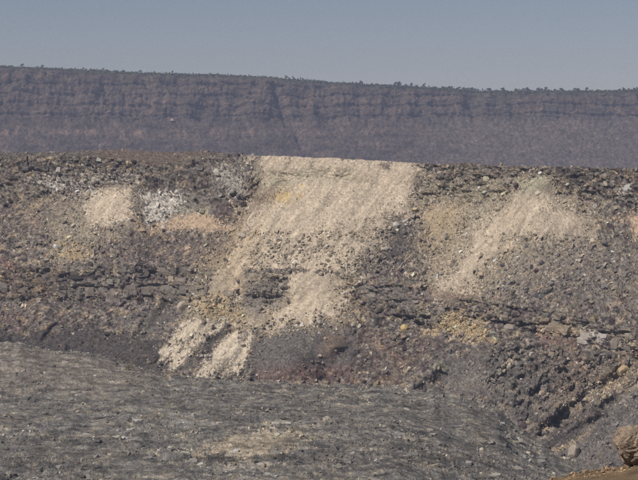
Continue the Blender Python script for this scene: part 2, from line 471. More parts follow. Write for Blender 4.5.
# main fan of ash
dep('greysand', [(425, 196), (520, 176), (600, 200), (600, 245), (540, 262), (500, 300), (430, 310), (415, 260)], soft=16, amp=14, k=.8, grain=.9, streak=True, seed=301)
dep('tan', [(424, 204), (500, 196), (545, 176), (540, 215), (480, 290), (440, 308), (424, 262)], soft=14, amp=14, k=.7, grain=1, streak=True, seed=302)
dep('greysand', [(40, 196), (140, 186), (150, 215), (120, 250), (60, 264), (30, 240)], soft=16, amp=14, k=.7, grain=.9, streak=True, seed=303)
dep('tan', [(195, 250), (255, 205), (290, 260), (250, 330), (190, 322)], soft=14, amp=12, k=.8, grain=1, streak=True, seed=304)
dep('tan', [(280, 270), (360, 272), (352, 320), (262, 338), (250, 322)], soft=12, amp=12, k=.75, grain=1, streak=True, seed=305)
dep('greysand', [(240, 150), (424, 150), (426, 190), (412, 225), (372, 272), (348, 290), (338, 320), (258, 335), (180, 322), (200, 285), (232, 240), (252, 200)], soft=9, amp=9, k=.7, grain=.8, streak=True)
dep('sand', FAN, soft=9, amp=15, k=.95, grain=.6, streak=True, seed=3)
for st in ([(385, 164), (394, 165), (332, 252), (316, 264)], [(340, 172), (350, 172), (288, 262), (270, 264)], [(414, 186), (420, 194), (374, 250), (360, 258)], [(300, 176), (308, 176), (262, 245), (250, 250)], [(366, 180), (372, 182), (318, 250), (306, 254)]):
    dep('greysand', st, soft=5, amp=6, k=.6, grain=1, streak=True, seed=int(st[0][0]))
    dep('grey', st, soft=2, amp=6, k=.35, grain=1, streak=True, seed=int(st[0][0]) + 7)
dep('tan', [(236, 228), (266, 218), (270, 258), (250, 290), (228, 304), (200, 304), (212, 262)], soft=9, amp=8, k=.85, grain=.6, streak=True)
dep('brown', [(246, 178), (290, 178), (286, 196), (264, 212), (248, 214)], soft=6, amp=5, k=.75, grain=.6)
dep('greysand', [(255, 228), (330, 212), (392, 200), (372, 250), (345, 270), (250, 268)], soft=10, amp=12, k=.6, grain=.9, streak=True, seed=5)
dep('sand', [(262, 215), (345, 212), (352, 268), (262, 268), (236, 300), (203, 302), (222, 258)], soft=9, amp=11, k=.6, grain=.7, streak=True, seed=331)
dep('sand', [(290, 272), (346, 274), (342, 306), (300, 318), (266, 326), (284, 304)], soft=6, amp=7, k=.7, grain=.6, streak=True, seed=332)
dep('green', [(258, 172), (330, 168), (352, 172), (345, 182), (300, 185), (262, 190)], soft=4, amp=7, k=.65, grain=.9)
dep('yellow', [(276, 191), (292, 190), (300, 188), (298, 196), (284, 201), (272, 202)], soft=4, amp=5, k=.9, grain=.6)
dep('white', [(330, 160), (420, 163), (420, 168), (330, 165)], soft=3, amp=3, k=.4, grain=.8)
dep('dark', [(379, 163), (390, 163), (390, 170), (379, 169)], soft=2, amp=2, k=.8)
dep('dark', [(244, 269), (300, 268), (345, 272), (345, 275), (300, 272), (246, 274)], soft=2, amp=2, k=.9, grain=.4)  # shadow line under the small overhang, put into the colour
dep('mid', [(246, 274), (286, 276), (284, 300), (258, 318), (244, 305)], soft=6, amp=6, k=.9, grain=.4)
dep('char', [(395, 215), (412, 218), (420, 240), (405, 268), (350, 272), (372, 250)], soft=8, amp=7, k=.75, grain=.8)
# left slope
dep('greysand', [(60, 190), (135, 186), (138, 215), (115, 235), (90, 262), (50, 262), (58, 225)], soft=14, amp=10, k=.55, grain=.9, streak=True)
dep('sand', SANDS[1], soft=6, amp=5, k=1.0, grain=.5)
dep('white', [(74, 190), (96, 186), (96, 197), (76, 197)], soft=4, amp=4, k=.6, grain=.7)
dep('tan', [(27, 204), (48, 199), (46, 205), (30, 210)], soft=4, amp=3, k=.8)
dep('rose', [(54, 203), (70, 199), (72, 206), (56, 209)], soft=5, amp=3, k=.8)
dep('rose', [(30, 218), (45, 217), (42, 226), (28, 226)], soft=4, amp=4, k=.7, grain=.8)
dep('peach', SANDS[2], soft=5, amp=4, k=.95, grain=.4)
dep('ochre', [(55, 244), (88, 246), (86, 258), (60, 259)], soft=6, amp=6, k=.8, grain=1, scale=5)
dep('brown', [(0, 200), (30, 198), (60, 215), (40, 235), (0, 240)], soft=12, amp=10, k=.5, grain=.6)
dep('purple', [(90, 232), (235, 234), (225, 262), (100, 262)], soft=10, amp=9, k=.6, grain=.7)
# right slopes
dep('greysand', [(425, 172), (520, 172), (518, 196), (425, 204)], soft=6, amp=10, k=.5, grain=1, scale=6)
dep('green', [(428, 176), (515, 176), (510, 204), (425, 206)], soft=6, amp=9, k=.45, grain=1, scale=5)
dep('tan', SANDS[5], soft=8, amp=6, k=.8, grain=.7)
dep('ochre', [(424, 212), (462, 204), (452, 226), (428, 246)], soft=8, amp=7, k=.4, grain=1, streak=True)
dep('greysand', [(470, 205), (540, 170), (556, 182), (545, 210), (490, 270), (455, 305), (425, 302), (445, 262)], soft=10, amp=8, k=.8, grain=.7, streak=True)
dep('sand', SANDS[3], soft=9, amp=13, k=.72, grain=.5, streak=True, seed=4)
dep('sand', [(500, 204), (520, 198), (474, 262), (442, 302), (428, 296), (456, 250)], soft=7, amp=10, k=.5, grain=.9, streak=True, seed=333)
dep('green', [(514, 178), (544, 172), (548, 184), (526, 196)], soft=5, amp=5, k=.8, grain=.7)
dep('sand', SANDS[4], soft=8, amp=8, k=.65, grain=.6, seed=6)
dep('peach', [(500, 210), (522, 205), (526, 220), (505, 226)], soft=6, amp=5, k=.5, grain=.8)
dep('rose', [(560, 218), (592, 222), (588, 238), (565, 240)], soft=6, amp=5, k=.5, grain=.6)
dep('peach', SANDS[6], soft=5, amp=3, k=.9)
dep('white', [(618, 184), (632, 184), (632, 196), (620, 196)], soft=4, amp=5, k=.5, grain=.8)
dep('mid', [(540, 240), (720, 235), (720, 320), (560, 305), (480, 300), (490, 270)], soft=12, amp=10, k=.55, grain=1, scale=6)
dep('char', [(540, 168), (600, 168), (602, 180), (560, 178)], soft=5, amp=6, k=.6, grain=.9)
# ledge of lava beds
dep('red', [(0, 258), (16, 260), (14, 270), (0, 270)], soft=4, amp=3, k=.7)
dep('brown', [(-70, 264), (60, 270), (50, 300), (-70, 300)], soft=6, amp=6, k=.6, grain=.7)
dep('ochre', [(0, 274), (38, 270), (40, 275), (0, 281)], soft=3, amp=4, k=.6, grain=.8)
dep('ochre', [(30, 288), (50, 286), (48, 291), (32, 292)], soft=2, amp=2, k=.7, grain=.6)
dep('mid', [(60, 278), (215, 278), (215, 300), (60, 298)], soft=5, amp=5, k=.65, grain=.7)
dep('rose', [(85, 286), (165, 286), (165, 298), (85, 298)], soft=4, amp=6, k=.6, grain=.8)
dep('greysand', [(186, 268), (230, 270), (222, 292), (190, 296)], soft=6, amp=6, k=.7, grain=.5)
dep('mid', [(360, 280), (420, 288), (420, 312), (360, 296)], soft=5, amp=5, k=.8, grain=.8)
dep('red', [(410, 286), (470, 292), (462, 306), (418, 300)], soft=5, amp=4, k=.6, grain=.5)
dep('white', [(436, 300), (442, 300), (446, 316), (438, 318)], soft=2, amp=3, k=.4, grain=.8)
dep('tan', [(536, 316), (590, 328), (592, 338), (545, 332), (534, 324)], soft=3, amp=4, k=.75, grain=.6)
dep('white', [(552, 316), (562, 318), (560, 324), (552, 322)], soft=2, amp=2, k=.6)
dep('white', [(580, 326), (595, 330), (606, 342), (600, 346), (584, 336)], soft=3, amp=4, k=.6, grain=.7)
dep('greysand', [(610, 330), (690, 345), (690, 362), (612, 346)], soft=4, amp=5, k=.7, grain=.6)
# below the ledge
dep('red', [(-70, 308), (20, 312), (80, 314), (80, 326), (10, 324), (-70, 326)], soft=6, amp=7, k=.5, grain=.9)
dep('rose', [(-70, 300), (60, 302), (64, 310), (-70, 312)], soft=5, amp=4, k=.5, grain=.6)
dep('char', [(-70, 326), (30, 330), (110, 328), (170, 342), (166, 382), (100, 362), (-70, 346)], soft=5, amp=5, k=.85, grain=.3)
dep('slate', [(155, 308), (180, 312), (176, 330), (158, 340), (120, 330), (118, 316)], soft=7, amp=5, k=.7, grain=.4)
dep('greysand', [(124, 324), (148, 319), (150, 330), (130, 334)], soft=4, amp=4, k=.6, grain=.7)
dep('yellow', [(190, 297), (228, 296), (236, 308), (240, 322), (210, 318), (192, 310)], soft=5, amp=5, k=.65, grain=.9, scale=5)
dep('ochre', [(184, 296), (240, 300), (248, 324), (205, 320)], soft=6, amp=5, k=.6, grain=.8)
for q in (7, 8, 9, 10): dep('pale', SANDS[q], soft=2.2, amp=4, k=1.0, grain=.4, streak=True, seed=q, scale=6)
for st in ([(226, 326), (229, 329), (205, 350), (199, 352)], [(206, 320), (209, 322), (188, 344), (183, 344)], [(246, 330), (249, 333), (222, 368), (214, 372)], [(240, 345), (244, 348), (228, 374), (222, 376)], [(222, 354), (228, 354), (227, 361), (221, 361)]):
    dep('grey', st, soft=1.5, amp=3, k=.7, grain=.8, streak=True, seed=int(st[0][0]), scale=5)
dep('dark', [(206, 342), (226, 322), (234, 326), (214, 344), (196, 362), (180, 374), (186, 360)], soft=3, amp=3, k=.8, grain=.5, streak=True)
dep('dark', [(254, 328), (262, 332), (262, 350), (252, 356), (249, 345)], soft=3, amp=3, k=.85)
dep('sand', [(258, 324), (300, 318), (340, 306), (345, 312), (300, 328), (262, 334)], soft=4, amp=4, k=.7, grain=.7)
dep('brown', [(322, 332), (345, 330), (350, 360), (320, 362)], soft=7, amp=6, k=.8, grain=.4)
dep('slate', [(260, 338), (320, 332), (312, 365), (262, 370)], soft=8, amp=6, k=.7, grain=.4)
dep('greysand', [(308, 330), (318, 330), (312, 344), (304, 362), (298, 366), (306, 346)], soft=3, amp=3, k=.65, grain=.5)
dep('slate', [(257, 342), (270, 334), (300, 330), (338, 327), (354, 334), (360, 366), (250, 374)], soft=4, amp=4, k=.9, grain=.2)
dep('brown', [(320, 331), (344, 330), (350, 358), (318, 362)], soft=6, amp=5, k=.75, grain=.3, streak=True)
dep('greysand', [(309, 330), (317, 330), (311, 344), (303, 362), (297, 366), (305, 346)], soft=2.5, amp=3, k=.6, grain=.5)
dep('char', [(326, 352), (352, 350), (354, 358), (330, 360)], soft=3, amp=4, k=.6, grain=.5)
dep('red', [(252, 368), (300, 360), (352, 364), (362, 384), (250, 384)], soft=7, amp=5, k=.6, grain=.4)
dep('red', [(348, 326), (408, 334), (404, 368), (360, 362)], soft=10, amp=8, k=.5, grain=.7)
dep('brown', [(395, 360), (424, 344), (428, 352), (396, 386), (376, 388)], soft=6, amp=5, k=.7, grain=.5)
dep('ochre', [(424, 332), (440, 316), (462, 312), (482, 322), (496, 340), (470, 342), (446, 332)], soft=5, amp=5, k=.85, grain=.8)
dep('purple', [(418, 338), (450, 334), (440, 348), (418, 352)], soft=4, amp=4, k=.8)
dep('slate', [(428, 350), (500, 346), (545, 380), (540, 440), (480, 398), (430, 390)], soft=10, amp=8, k=.75, grain=.5)
dep('green', [(432, 362), (446, 360), (446, 370), (434, 372)], soft=4, amp=4, k=.6)
dep('mid', [(436, 396), (444, 378), (470, 372), (494, 372), (480, 384), (455, 390)], soft=5, amp=5, k=.8, grain=.6, streak=True)
dep('sand', [(498, 372), (507, 358), (515, 352), (513, 362), (506, 371), (500, 378)], soft=2, amp=1.5, k=.9, grain=.3)
dep('greysand', [(484, 386), (512, 386), (540, 402), (536, 407), (508, 392), (486, 391)], soft=3, amp=3, k=.6, grain=.7)
dep('dark', [(508, 356), (560, 360), (552, 385), (515, 380)], soft=8, amp=7, k=.4, grain=.7)
dep('mid', [(560, 350), (640, 358), (610, 400), (545, 420), (530, 400)], soft=12, amp=10, k=.5, grain=.9)
dep('red', [(536, 332), (585, 338), (578, 348), (542, 344)], soft=5, amp=4, k=.7)
dep('brown', [(560, 345), (640, 365), (625, 392), (570, 415), (548, 408)], soft=10, amp=8, k=.55, grain=.8)
dep('tan', [(612, 366), (650, 352), (650, 374), (622, 390), (596, 402), (560, 412), (555, 406), (590, 392)], soft=5, amp=6, k=.6, grain=.95, scale=5)
dep('slate', [(545, 462), (575, 436), (610, 408), (650, 384), (720, 340), (720, 530), (560, 500)], soft=5, amp=4, k=.9, grain=.3)
for q_ in range(7):
    o_ = q_ * 9
    dep(['dark', 'mid', 'brown', 'mid', 'dark', 'mid', 'brown'][q_], [(556 + o_ * .5, 462 + o_), (612 + o_ * .6, 416 + o_), (720, 345 + o_), (720, 349 + o_), (614 + o_ * .6, 420 + o_), (558 + o_ * .5, 467 + o_)], soft=3, amp=5, k=.6, grain=.8, scale=7)
dep('char', [(542, 448), (556, 434), (578, 424), (588, 430), (572, 442), (556, 449)], soft=3, amp=3, k=.9, grain=.3)  # dark rock face of the hollow, its shade painted into the colour too
dep('char', [(574, 408), (592, 404), (604, 408), (590, 418), (578, 416)], soft=3, amp=3, k=.7, grain=.4)
dep('tan', [(536, 448), (560, 447), (578, 438), (592, 424), (598, 420), (588, 436), (572, 446), (552, 454)], soft=3, amp=3, k=.75, grain=.6)
dep('mid', [(600, 412), (645, 376), (720, 335), (720, 352), (640, 394), (606, 418)], soft=4, amp=3, k=.6, grain=.4)
for i, (a, k) in enumerate(L):
    k.setdefault('seed', 60 + i)
    A = lay(A, pxf, pyf, *a, **k)
A *= (1 + .30 * streak * m_sand)[..., None]
A *= 1 + .13 * rng.normal(size=PX.shape).clip(-2, 2)[..., None] * (1 - .45 * m_sand[..., None])
mot = fbm(DX / .95, DY / 1.1, DZ / .8, 4, 58, .7)[..., None]
A *= np.clip(1 + .55 * mot * (1 - .4 * m_sand[..., None]), .4, 2)
A *= np.array((1.03, 1.0, .95))
A = np.clip(A, .02, .7)

# --- split the wall into the pieces one can name
Fw = grid_faces(NR, NC)
if True:
    e1 = D.reshape(-1, 3)[Fw[len(Fw) // 2]]
    nn = np.cross(e1[1] - e1[0], e1[2] - e1[0])
    if nn[1] > 0: Fw = Fw[:, ::-1]
Vw, Aw = D.reshape(-1, 3), A.reshape(-1, 3)
fi = Fw[:, 0]
face_of = np.zeros(len(Fw), int)                                 # 0 talus and lower slope
face_of[(m_cliff * (m_sand < .5)).ravel()[fi] > .5] = 1
face_of[(m_ledge * (m_sand < .5)).ravel()[fi] > .5] = 2
sp_id = np.stack([poly_sd(PX, PY, q) for q in SANDS]).argmin(0)
is_sand = ((m_sand > .5) & (m_plat < .5)).ravel()[fi]
fan_row = sp_id.ravel()[fi]
face_of[is_sand] = 10 + fan_row[is_sand]
face_of[(m_plat > .5).ravel()[fi]] = 3

wall = link('crater_wall', sub_mesh('crater_wall', Vw, Fw, Aw, face_of == 0), None, M_WALL)
tag(wall, 'grey brown crater wall of rubble slopes and lava beds above the crater floor', 'crater wall', kind='structure')
cliff = link('rim_cliff', sub_mesh('rim_cliff', Vw, Fw, Aw, face_of == 1), wall, M_WALL)
ledge = link('lava_ledge', sub_mesh('lava_ledge', Vw, Fw, Aw, face_of == 2), wall, M_WALL)
link('rim_top', sub_mesh('rim_top', Vw, Fw, Aw, face_of == 3), wall, M_WALL)
SAND_LABEL = ['broad pale fan of ash sliding from the rim', 'tan sand pocket under the cliff', 'peach sand strip below white rocks', 'tan slide running down beside dark rubble',
              'grey sandy patch below the rim', 'yellowish tan patch beside the broad fan', 'peach sand patch at the edge', 'pale sand streak below yellow boulders',
              'pale sand chute reaching the crater floor', 'small pale sand streak', 'small slanting sand streak']
for i in range(len(SANDS)):
    s = face_of == 10 + i
    if s.sum() > 20:
        o = link('sand_slide', sub_mesh('sand_slide', Vw, Fw, Aw, s), wall, M_SAND)
        o['label'] = SAND_LABEL[i]

# ================================================================== CRATER FLOOR
fcols = np.arange(-90, 740, 0.85)
ty, tY = np.interp(fcols, cols, toe_py), np.interp(fcols, cols, toe_Y)
tz = spot(np.full_like(ty, 319.0), ty, tY)[:, 2]
NFR = 250
tt = np.linspace(0, 1, NFR)[:, None]
near_Y = 455.0
FY = (tY + 40) * (1 - tt) + near_Y * tt
tt2 = smooth(0, 140, tY - FY)
FZ = tz * (1 - tt2) + np.interp(fcols, [-90, 400, 530, 600, 740], [-85.5, -85.5, -94, -101, -106]) * tt2
FX = (fcols - W_ / 2) / F_ * FY
FPX = np.broadcast_to(fcols, FX.shape)
FPY = HORIZON - FZ / FY * F_
p1, p2, pid = cells(FX / 5.5 + .5 * fbm(FX / 9, FY / 12, 0, 3, 71), FY / 8, 0.5, 72)
q1, q2, qid = cells(FX / 1.6, FY / 2.4, 0.5, 73)
rough = smooth(-.25, .5, fbm(FX / 30, FY / 45, 0, 3, 74) + .35 * smooth(400, 470, FPY) - .5 * smooth(380, 350, FPY) * (FPX < 140))
fb = fbm(FX / 18, FY / 22, 0, 4, 75)
ff = fbm(FX / 1.3, FY / 2.0, 0, 3, 76)
Fd = fb * .9 + (pid - .5) * .55 * rough - .25 * (1 - smooth(.02, .12, p2 - p1)) * rough + (qid - .5) * .24 * (.3 + rough) + ff * .06
swale = fbm(FX / 9 + FY / 40, FY / 16, 0, 3, 77)
Fd += np.abs(swale) * .7
FP = np.stack([FX, FY, FZ + Fd], -1)
FA = np.empty(FX.shape + (3,))
FA[:] = np.array((.158, .152, .140))
n1 = fbm(FX / 9, FY / 16, 0, 5, 81)[..., None]
n2 = fbm(FX / 3.2, FY / 6, 0, 4, 82)[..., None]
FA = FA + (c('greysand') - c('grey')) * np.clip(n1 * .35 + n2 * .45 - .12, -.25, .8)
flk = smooth(.32, .62, fbm(FX / 2.6, FY / 3.6, 0, 4, 85) + .35 * n1[..., 0])[..., None]
FA = FA + (c('greysand') - FA) * flk * .75
FA *= (1 + .35 * (qid - .5))[..., None]
def fl(col, poly, **k):
    global FA
    FA = lay(FA, FPX, FPY, col, poly, **k)
fl('mid', [(-90, 330), (60, 346), (168, 372), (150, 396), (60, 392), (-90, 392)], soft=10, amp=8, k=.9, grain=.3, seed=201)
fl('rose', [(-40, 392), (22, 390), (18, 398), (-40, 402)], soft=5, amp=4, k=.5, grain=.8, seed=202)
fl('rose', [(-40, 416), (24, 416), (18, 426), (-40, 428)], soft=5, amp=4, k=.6, grain=.8, seed=203)
fl('dark', [(120, 388), (250, 390), (420, 398), (500, 415), (520, 440), (460, 440), (300, 422), (160, 412)], soft=14, amp=12, k=.5, grain=.7, seed=204)
fl('greysand', [(190, 456), (215, 443), (255, 434), (300, 430), (310, 440), (285, 452), (250, 462), (215, 462)], soft=7, amp=9, k=1.0, grain=.6, seed=205)
fl('sand', [(200, 446), (240, 436), (262, 438), (250, 448), (220, 452)], soft=6, amp=6, k=.55, grain=.9, seed=206)
fl('char', [(184, 459), (230, 453), (240, 458), (236, 464), (200, 464)], soft=3, amp=4, k=.85, grain=.5, seed=207)
fl('dark', [(280, 452), (360, 438), (450, 436), (520, 450), (520, 480), (300, 475)], soft=12, amp=10, k=.6, grain=.7, seed=208)
fl('greysand', [(240, 392), (345, 390), (350, 396), (240, 398)], soft=4, amp=5, k=.45, grain=.95, seed=209)
fl('greysand', [(285, 424), (345, 424), (330, 431), (290, 432)], soft=4, amp=5, k=.45, grain=.95, seed=210)
fl('dark', [(0, 428), (90, 432), (110, 480), (-40, 490)], soft=12, amp=10, k=.5, grain=.7, seed=211)
fl('dark', [(70, 440), (160, 440), (160, 448), (70, 448)], soft=4, amp=5, k=.6, grain=.7, seed=212)
FA *= np.clip(1 + .5 * fbm(FX / 13 + FY / 90, FY / 4.5, .5, 4, 86)[..., None], .5, 1.8)
FA *= 1 + .10 * rng.normal(size=FPX.shape).clip(-2, 2)[..., None]
FA *= np.clip(1 + .42 * fbm(FX / 1.6, FY / 3.0, .5, 4, 83)[..., None] + .4 * fbm(FX / 6 + FY / 60, FY / 7, .5, 3, 84)[..., None], .42, 2.3)
FA *= np.array((1.04, 1.0, .93))
FA = np.clip(FA, .02, .6)
Ff = grid_faces(NFR, len(fcols))
a0 = FP.reshape(-1, 3)[Ff[0]]
if np.cross(a0[1] - a0[0], a0[2] - a0[0])[2] < 0: Ff = Ff[:, ::-1]
floor = link('crater_floor', np_mesh('crater_floor', FP.reshape(-1, 3), Ff, FA.reshape(-1, 3), True), None, M_FLOOR)
tag(floor, 'dark grey solidified lava floor of the crater with dusty streaks', 'crater floor', kind='structure')
apron = bpy.data.meshes.new('crater_floor_margin')
bm = bmesh.new()
bmesh.ops.create_grid(bm, x_segments=20, y_segments=20, size=1)
for v in bm.verts: v.co = (v.co.x * 900, 500 + v.co.y * 420, -116)
bm.to_mesh(apron); bm.free()
link('outer_floor', apron, floor, rock_material('plain lava floor', COL['grey'], .4, .5, .5))

# ================================================================== PLAIN AND FAR CALDERA WALL
GY = np.concatenate([np.linspace(1130, 3480, 60), [6000, 12000, 30000]])
GX = np.linspace(-1, 1, 60)
gx, gy = np.meshgrid(GX, GY)
gz = np.interp(gy, [1130, 3480, 30000], [-24, -37, -37]) + fbm(gx * 9, gy / 300, 0, 3, 91) * 1.2
GP = np.stack([gx * (gy * .55 + 300), gy, gz], -1)
GA = np.clip(c('brown') * (1 + .3 * fbm(gx * 12, gy / 80, 0, 4, 92)[..., None]), .02, .5)
Gf = grid_faces(len(GY), len(GX))
a0 = GP.reshape(-1, 3)[Gf[0]]
if np.cross(a0[1] - a0[0], a0[2] - a0[0])[2] < 0: Gf = Gf[:, ::-1]
plain = link('caldera_plain', np_mesh('caldera_plain', GP.reshape(-1, 3), Gf, GA.reshape(-1, 3), True), None, M_FAR)
tag(plain, 'brown lava plain between the crater rim and the far cliff', 'plain', kind='structure')

qc = np.arange(-220, 860, 0.95)
QN = len(qc)
qtop = curve([(-220, 58), (0, 66), (60, 68.5), (150, 73), (230, 75), (290, 79), (345, 83), (400, 86), (440, 88.5), (480, 91), (520, 91.5), (560, 90.5), (600, 91), (638, 90.5), (860, 94)], qc)
qtop = qtop + fbm(qc / 14, .2, .7, 3, 93) * .5
qY = curve([(-220, 3300), (0, 3420), (300, 3500), (638, 3560), (860, 3600)], qc)
QR = 170
t = np.linspace(0, 1, QR)[:, None]
QPY = qtop + t * (177 - qtop)
# profile: steep face, bench, second face, apron
bench = curve([(-220, 118), (0, 121), (110, 124), (300, 124), (420, 122), (638, 121), (860, 121)], qc)
adv = np.minimum(QPY, bench) - qtop + 1.9 * np.maximum(QPY - bench, 0) + 3 * np.clip(QPY - bench + 2, 0, 4)
QY = qY + 130 - adv * 1.05
Q = spot(np.broadcast_to(qc, QPY.shape), QPY, QY)
QPX = np.broadcast_to(qc, QPY.shape)
qx, qy, qz = Q[..., 0], Q[..., 1], Q[..., 2]
NQ = grid_normals(Q)
if NQ[QR // 2, QN // 2, 1] > 0: NQ = -NQ
right = smooth(400, 470, QPX)
apr = smooth(-3, 3, QPY - bench) * smooth(395, 480, QPX)
col_ = fbm(qx / 26, qy / 90, qz / 70, 4, 94)
rid = 1 - np.abs(fbm(qx / 40, qy / 80, qz / 110, 4, 95)) * 1.6
bb = fbm(qx / 60, qy / 60, qz / 25, 4, 96)
b1, b2, bid = cells(qx / 9, qy / 14, qz / 8, 97)
bed = (qz + 6 * fbm(qx / 180, .5, .5, 3, 98)) / 17
bt = bed - np.floor(bed)
stp = smooth(0, .12, bt) * (1 - smooth(.55, 1, bt))
face = smooth(0, 9, QPY - qtop) * (1 - .6 * apr) * np.where(QPY < bench + 2, 1, .55)
flute = fbm(qx / 9, qy / 60, qz / 25, 4, 90)
dq = face * (col_ * np.where(QPY < bench, 6, 1) + rid * 4 * (QPY < bench) + bb * np.where(QPY < bench, 2.5, 4) + flute * 1.5 * (QPY < bench) + (bid - .5) * 3 + stp * 3.2) + fbm(qx / 6, qy / 8, qz / 4.5, 3, 99) * 1.5
gl = lambda x0, y0, x1, y1, w, dep: -dep * np.exp(-((QPX - (x0 + (x1 - x0) * (QPY - y0) / (y1 - y0))) / w) ** 2) * smooth(y0 + 2, y0 + 12, QPY) * (1 - smooth(y1 - 6, y1 + 5, QPY))
dq += gl(270, 78, 287, 124, 4.5, 11) + gl(316, 96, 326, 128, 6, 8) + gl(468, 92, 474, 124, 5, 7) + gl(294, 126, 304, 150, 4, 8) + gl(196, 100, 200, 122, 9, 12)
dq += 8 * np.exp(-((QPX - 262) / 10) ** 2) * smooth(76, 82, QPY) * (1 - smooth(112, 128, QPY))
Q = Q + NQ * dq[..., None]
QA = np.empty(Q.shape)
QA[:] = np.array((.090, .064, .049))
QA = QA * (1 + .5 * fbm(qx / 30, qy / 60, qz / 12, 4, 101)[..., None])
QA += (np.array((.055, .055, .042)) - QA) * np.clip(.3 + .9 * fbm(qx / 45, qy / 60, qz / 30, 4, 102)[..., None], 0, 1) * (.35 + .45 * right * (QPY < bench))[..., None]
scrub = (1 - smooth(1, 6, QPY - qtop + 2 * bb))[..., None]
QA += (np.array((.050, .056, .030)) - QA) * scrub * .8
QA += (np.array((.128, .100, .082)) - QA) * (apr * .55)[..., None]
band = np.exp(-((QPY - 133 - 1.5 * bb) / 3.0) ** 2) * smooth(.0, .35, fbm(qx / 9, .3, qz / 40, 3, 103)) * (1 - smooth(115, 320, QPX) * .55) * (1 - right)
QA += (np.array((.25, .17, .125)) - QA) * (band * .5)[..., None]
band2 = np.exp(-((QPY - 105 - 1.5 * bb) / 2.4) ** 2) * smooth(.1, .45, fbm(qx / 9, .6, qz / 40, 3, 104)) * (1 - right)
QA += (np.array((.24, .165, .125)) - QA) * (band2 * .35)[..., None]
QA *= 1 + .12 * rng.normal(size=QPX.shape).clip(-2, 2)[..., None]
QA *= np.clip(1 + .5 * fbm(QPX / 3, QPY / 2.2, .5, 3, 105)[..., None], .5, 1.8)
QA = np.clip(QA, .015, .5)
# plateau behind the far rim
back = np.stack([Q[0] + np.array([0, s, h]) for s, h in ((9000, -60), (2500, -12), (600, -3), (150, -.5))])
back[..., 0] *= np.array([3.2, 1.7, 1.15, 1.03])[:, None]
Qall = np.concatenate([back, Q]); QAall = np.concatenate([np.broadcast_to(np.array((.055, .06, .035)), back.shape), QA])
Qf = grid_faces(Qall.shape[0], QN)
mid_f = Qf[len(Qf) // 2]
e = Qall.reshape(-1, 3)[mid_f]
if np.cross(e[1] - e[0], e[2] - e[0])[1] > 0: Qf = Qf[:, ::-1]
VQ, AQ = Qall.reshape(-1, 3), QAall.reshape(-1, 3)
aprf = np.concatenate([np.zeros((4, QN)), apr]).ravel()[Qf[:, 0]] > .5
lowf = (np.concatenate([np.zeros((4, QN)), (QPY > bench + 1) * 1.0]).ravel()[Qf[:, 0]] > .5) & ~aprf
farw = link('caldera_wall', sub_mesh('caldera_wall', VQ, Qf, AQ, ~aprf & ~lowf), None, M_FAR)
tag(farw, 'hazy purple brown cliff of the caldera behind the crater rim', 'cliff', kind='structure')
link('lower_bench', sub_mesh('lower_bench', VQ, Qf, AQ, lowf), farw, M_FAR)
link('talus_apron', sub_mesh('talus_apron', VQ, Qf, AQ, aprf), farw, M_FAR)

# ================================================================== NEAR RIM (lower corner)
nx = np.concatenate([np.linspace(-24, 5, 60), np.linspace(5.05, 11, 160), np.linspace(11.2, 26, 40)])
ny = np.concatenate([np.linspace(-25, 44, 24), np.linspace(45, 54, 30), np.linspace(54.1, 63, 120), np.linspace(63.2, 66, 12), np.linspace(67, 240, 40)])
NX, NY = np.meshgrid(nx, ny)
tslope = np.interp(NY, [-25, 9, 44, 56, 61, 63.5, 70, 240], [-1.7, -1.75, -7.6, -9.55, -10.1, -11.2, -22, -92])
sidez = np.interp(NX / np.maximum(NY, 1) * F_ + W_ / 2, [520, 545, 570, 605, 638, 720], [-.4, .70, .98, 1.10, 1.32, 1.6]) * smooth(40, 54, NY) * (1 - smooth(60.5, 62.5, NY))
NZ = tslope + sidez + fbm(NX / 2.2, NY / 2.2, 0, 4, 111) * .10 * smooth(0, 30, NY) + fbm(NX / .35, NY / .5, 0, 4, 112) * .07 * smooth(30, 50, NY)
NPt = np.stack([NX, NY, NZ], -1)
NA = np.clip(np.array((.26, .185, .115)) * (1 + .45 * fbm(NX / .7, NY / .7, 0, 4, 113)[..., None]), .03, .6)
Nf = grid_faces(len(ny), len(nx))
a0 = NPt.reshape(-1, 3)[Nf[0]]
if np.cross(a0[1] - a0[0], a0[2] - a0[0])[2] < 0: Nf = Nf[:, ::-1]
near = link('near_rim', np_mesh('near_rim', NPt.reshape(-1, 3), Nf, NA.reshape(-1, 3), True), None, M_NEAR)
tag(near, 'brown earth of the near rim running along the bottom corner', 'rim', kind='structure')

# ================================================================== HAZE
hb = bpy.data.meshes.new('haze')
bm = bmesh.new(); bmesh.ops.create_cube(bm, size=1)
for v in bm.verts: v.co = (v.co.x * 36000, 14000 + v.co.y * 34000, (-119 if v.co.z < 0 else 162))
bm.to_mesh(hb); bm.free()
hm = bpy.data.materials.new('thin volcanic haze'); hm.use_nodes = True
hn = hm.node_tree.nodes
for x in list(hn):
    if x.type == 'BSDF_PRINCIPLED': hn.remove(x)
pv = hn.new('ShaderNodeVolumePrincipled')
pv.inputs['Color'].default_value = (*HAZE_COLOR, 1)
pv.inputs['Density'].default_value = HAZE_DENSITY
hm.node_tree.links.new(pv.outputs[0], hn['Material Output'].inputs['Volume'])
tag(link('haze', hb, None, hm), 'thin blue haze lying over the caldera', 'haze', kind='stuff')

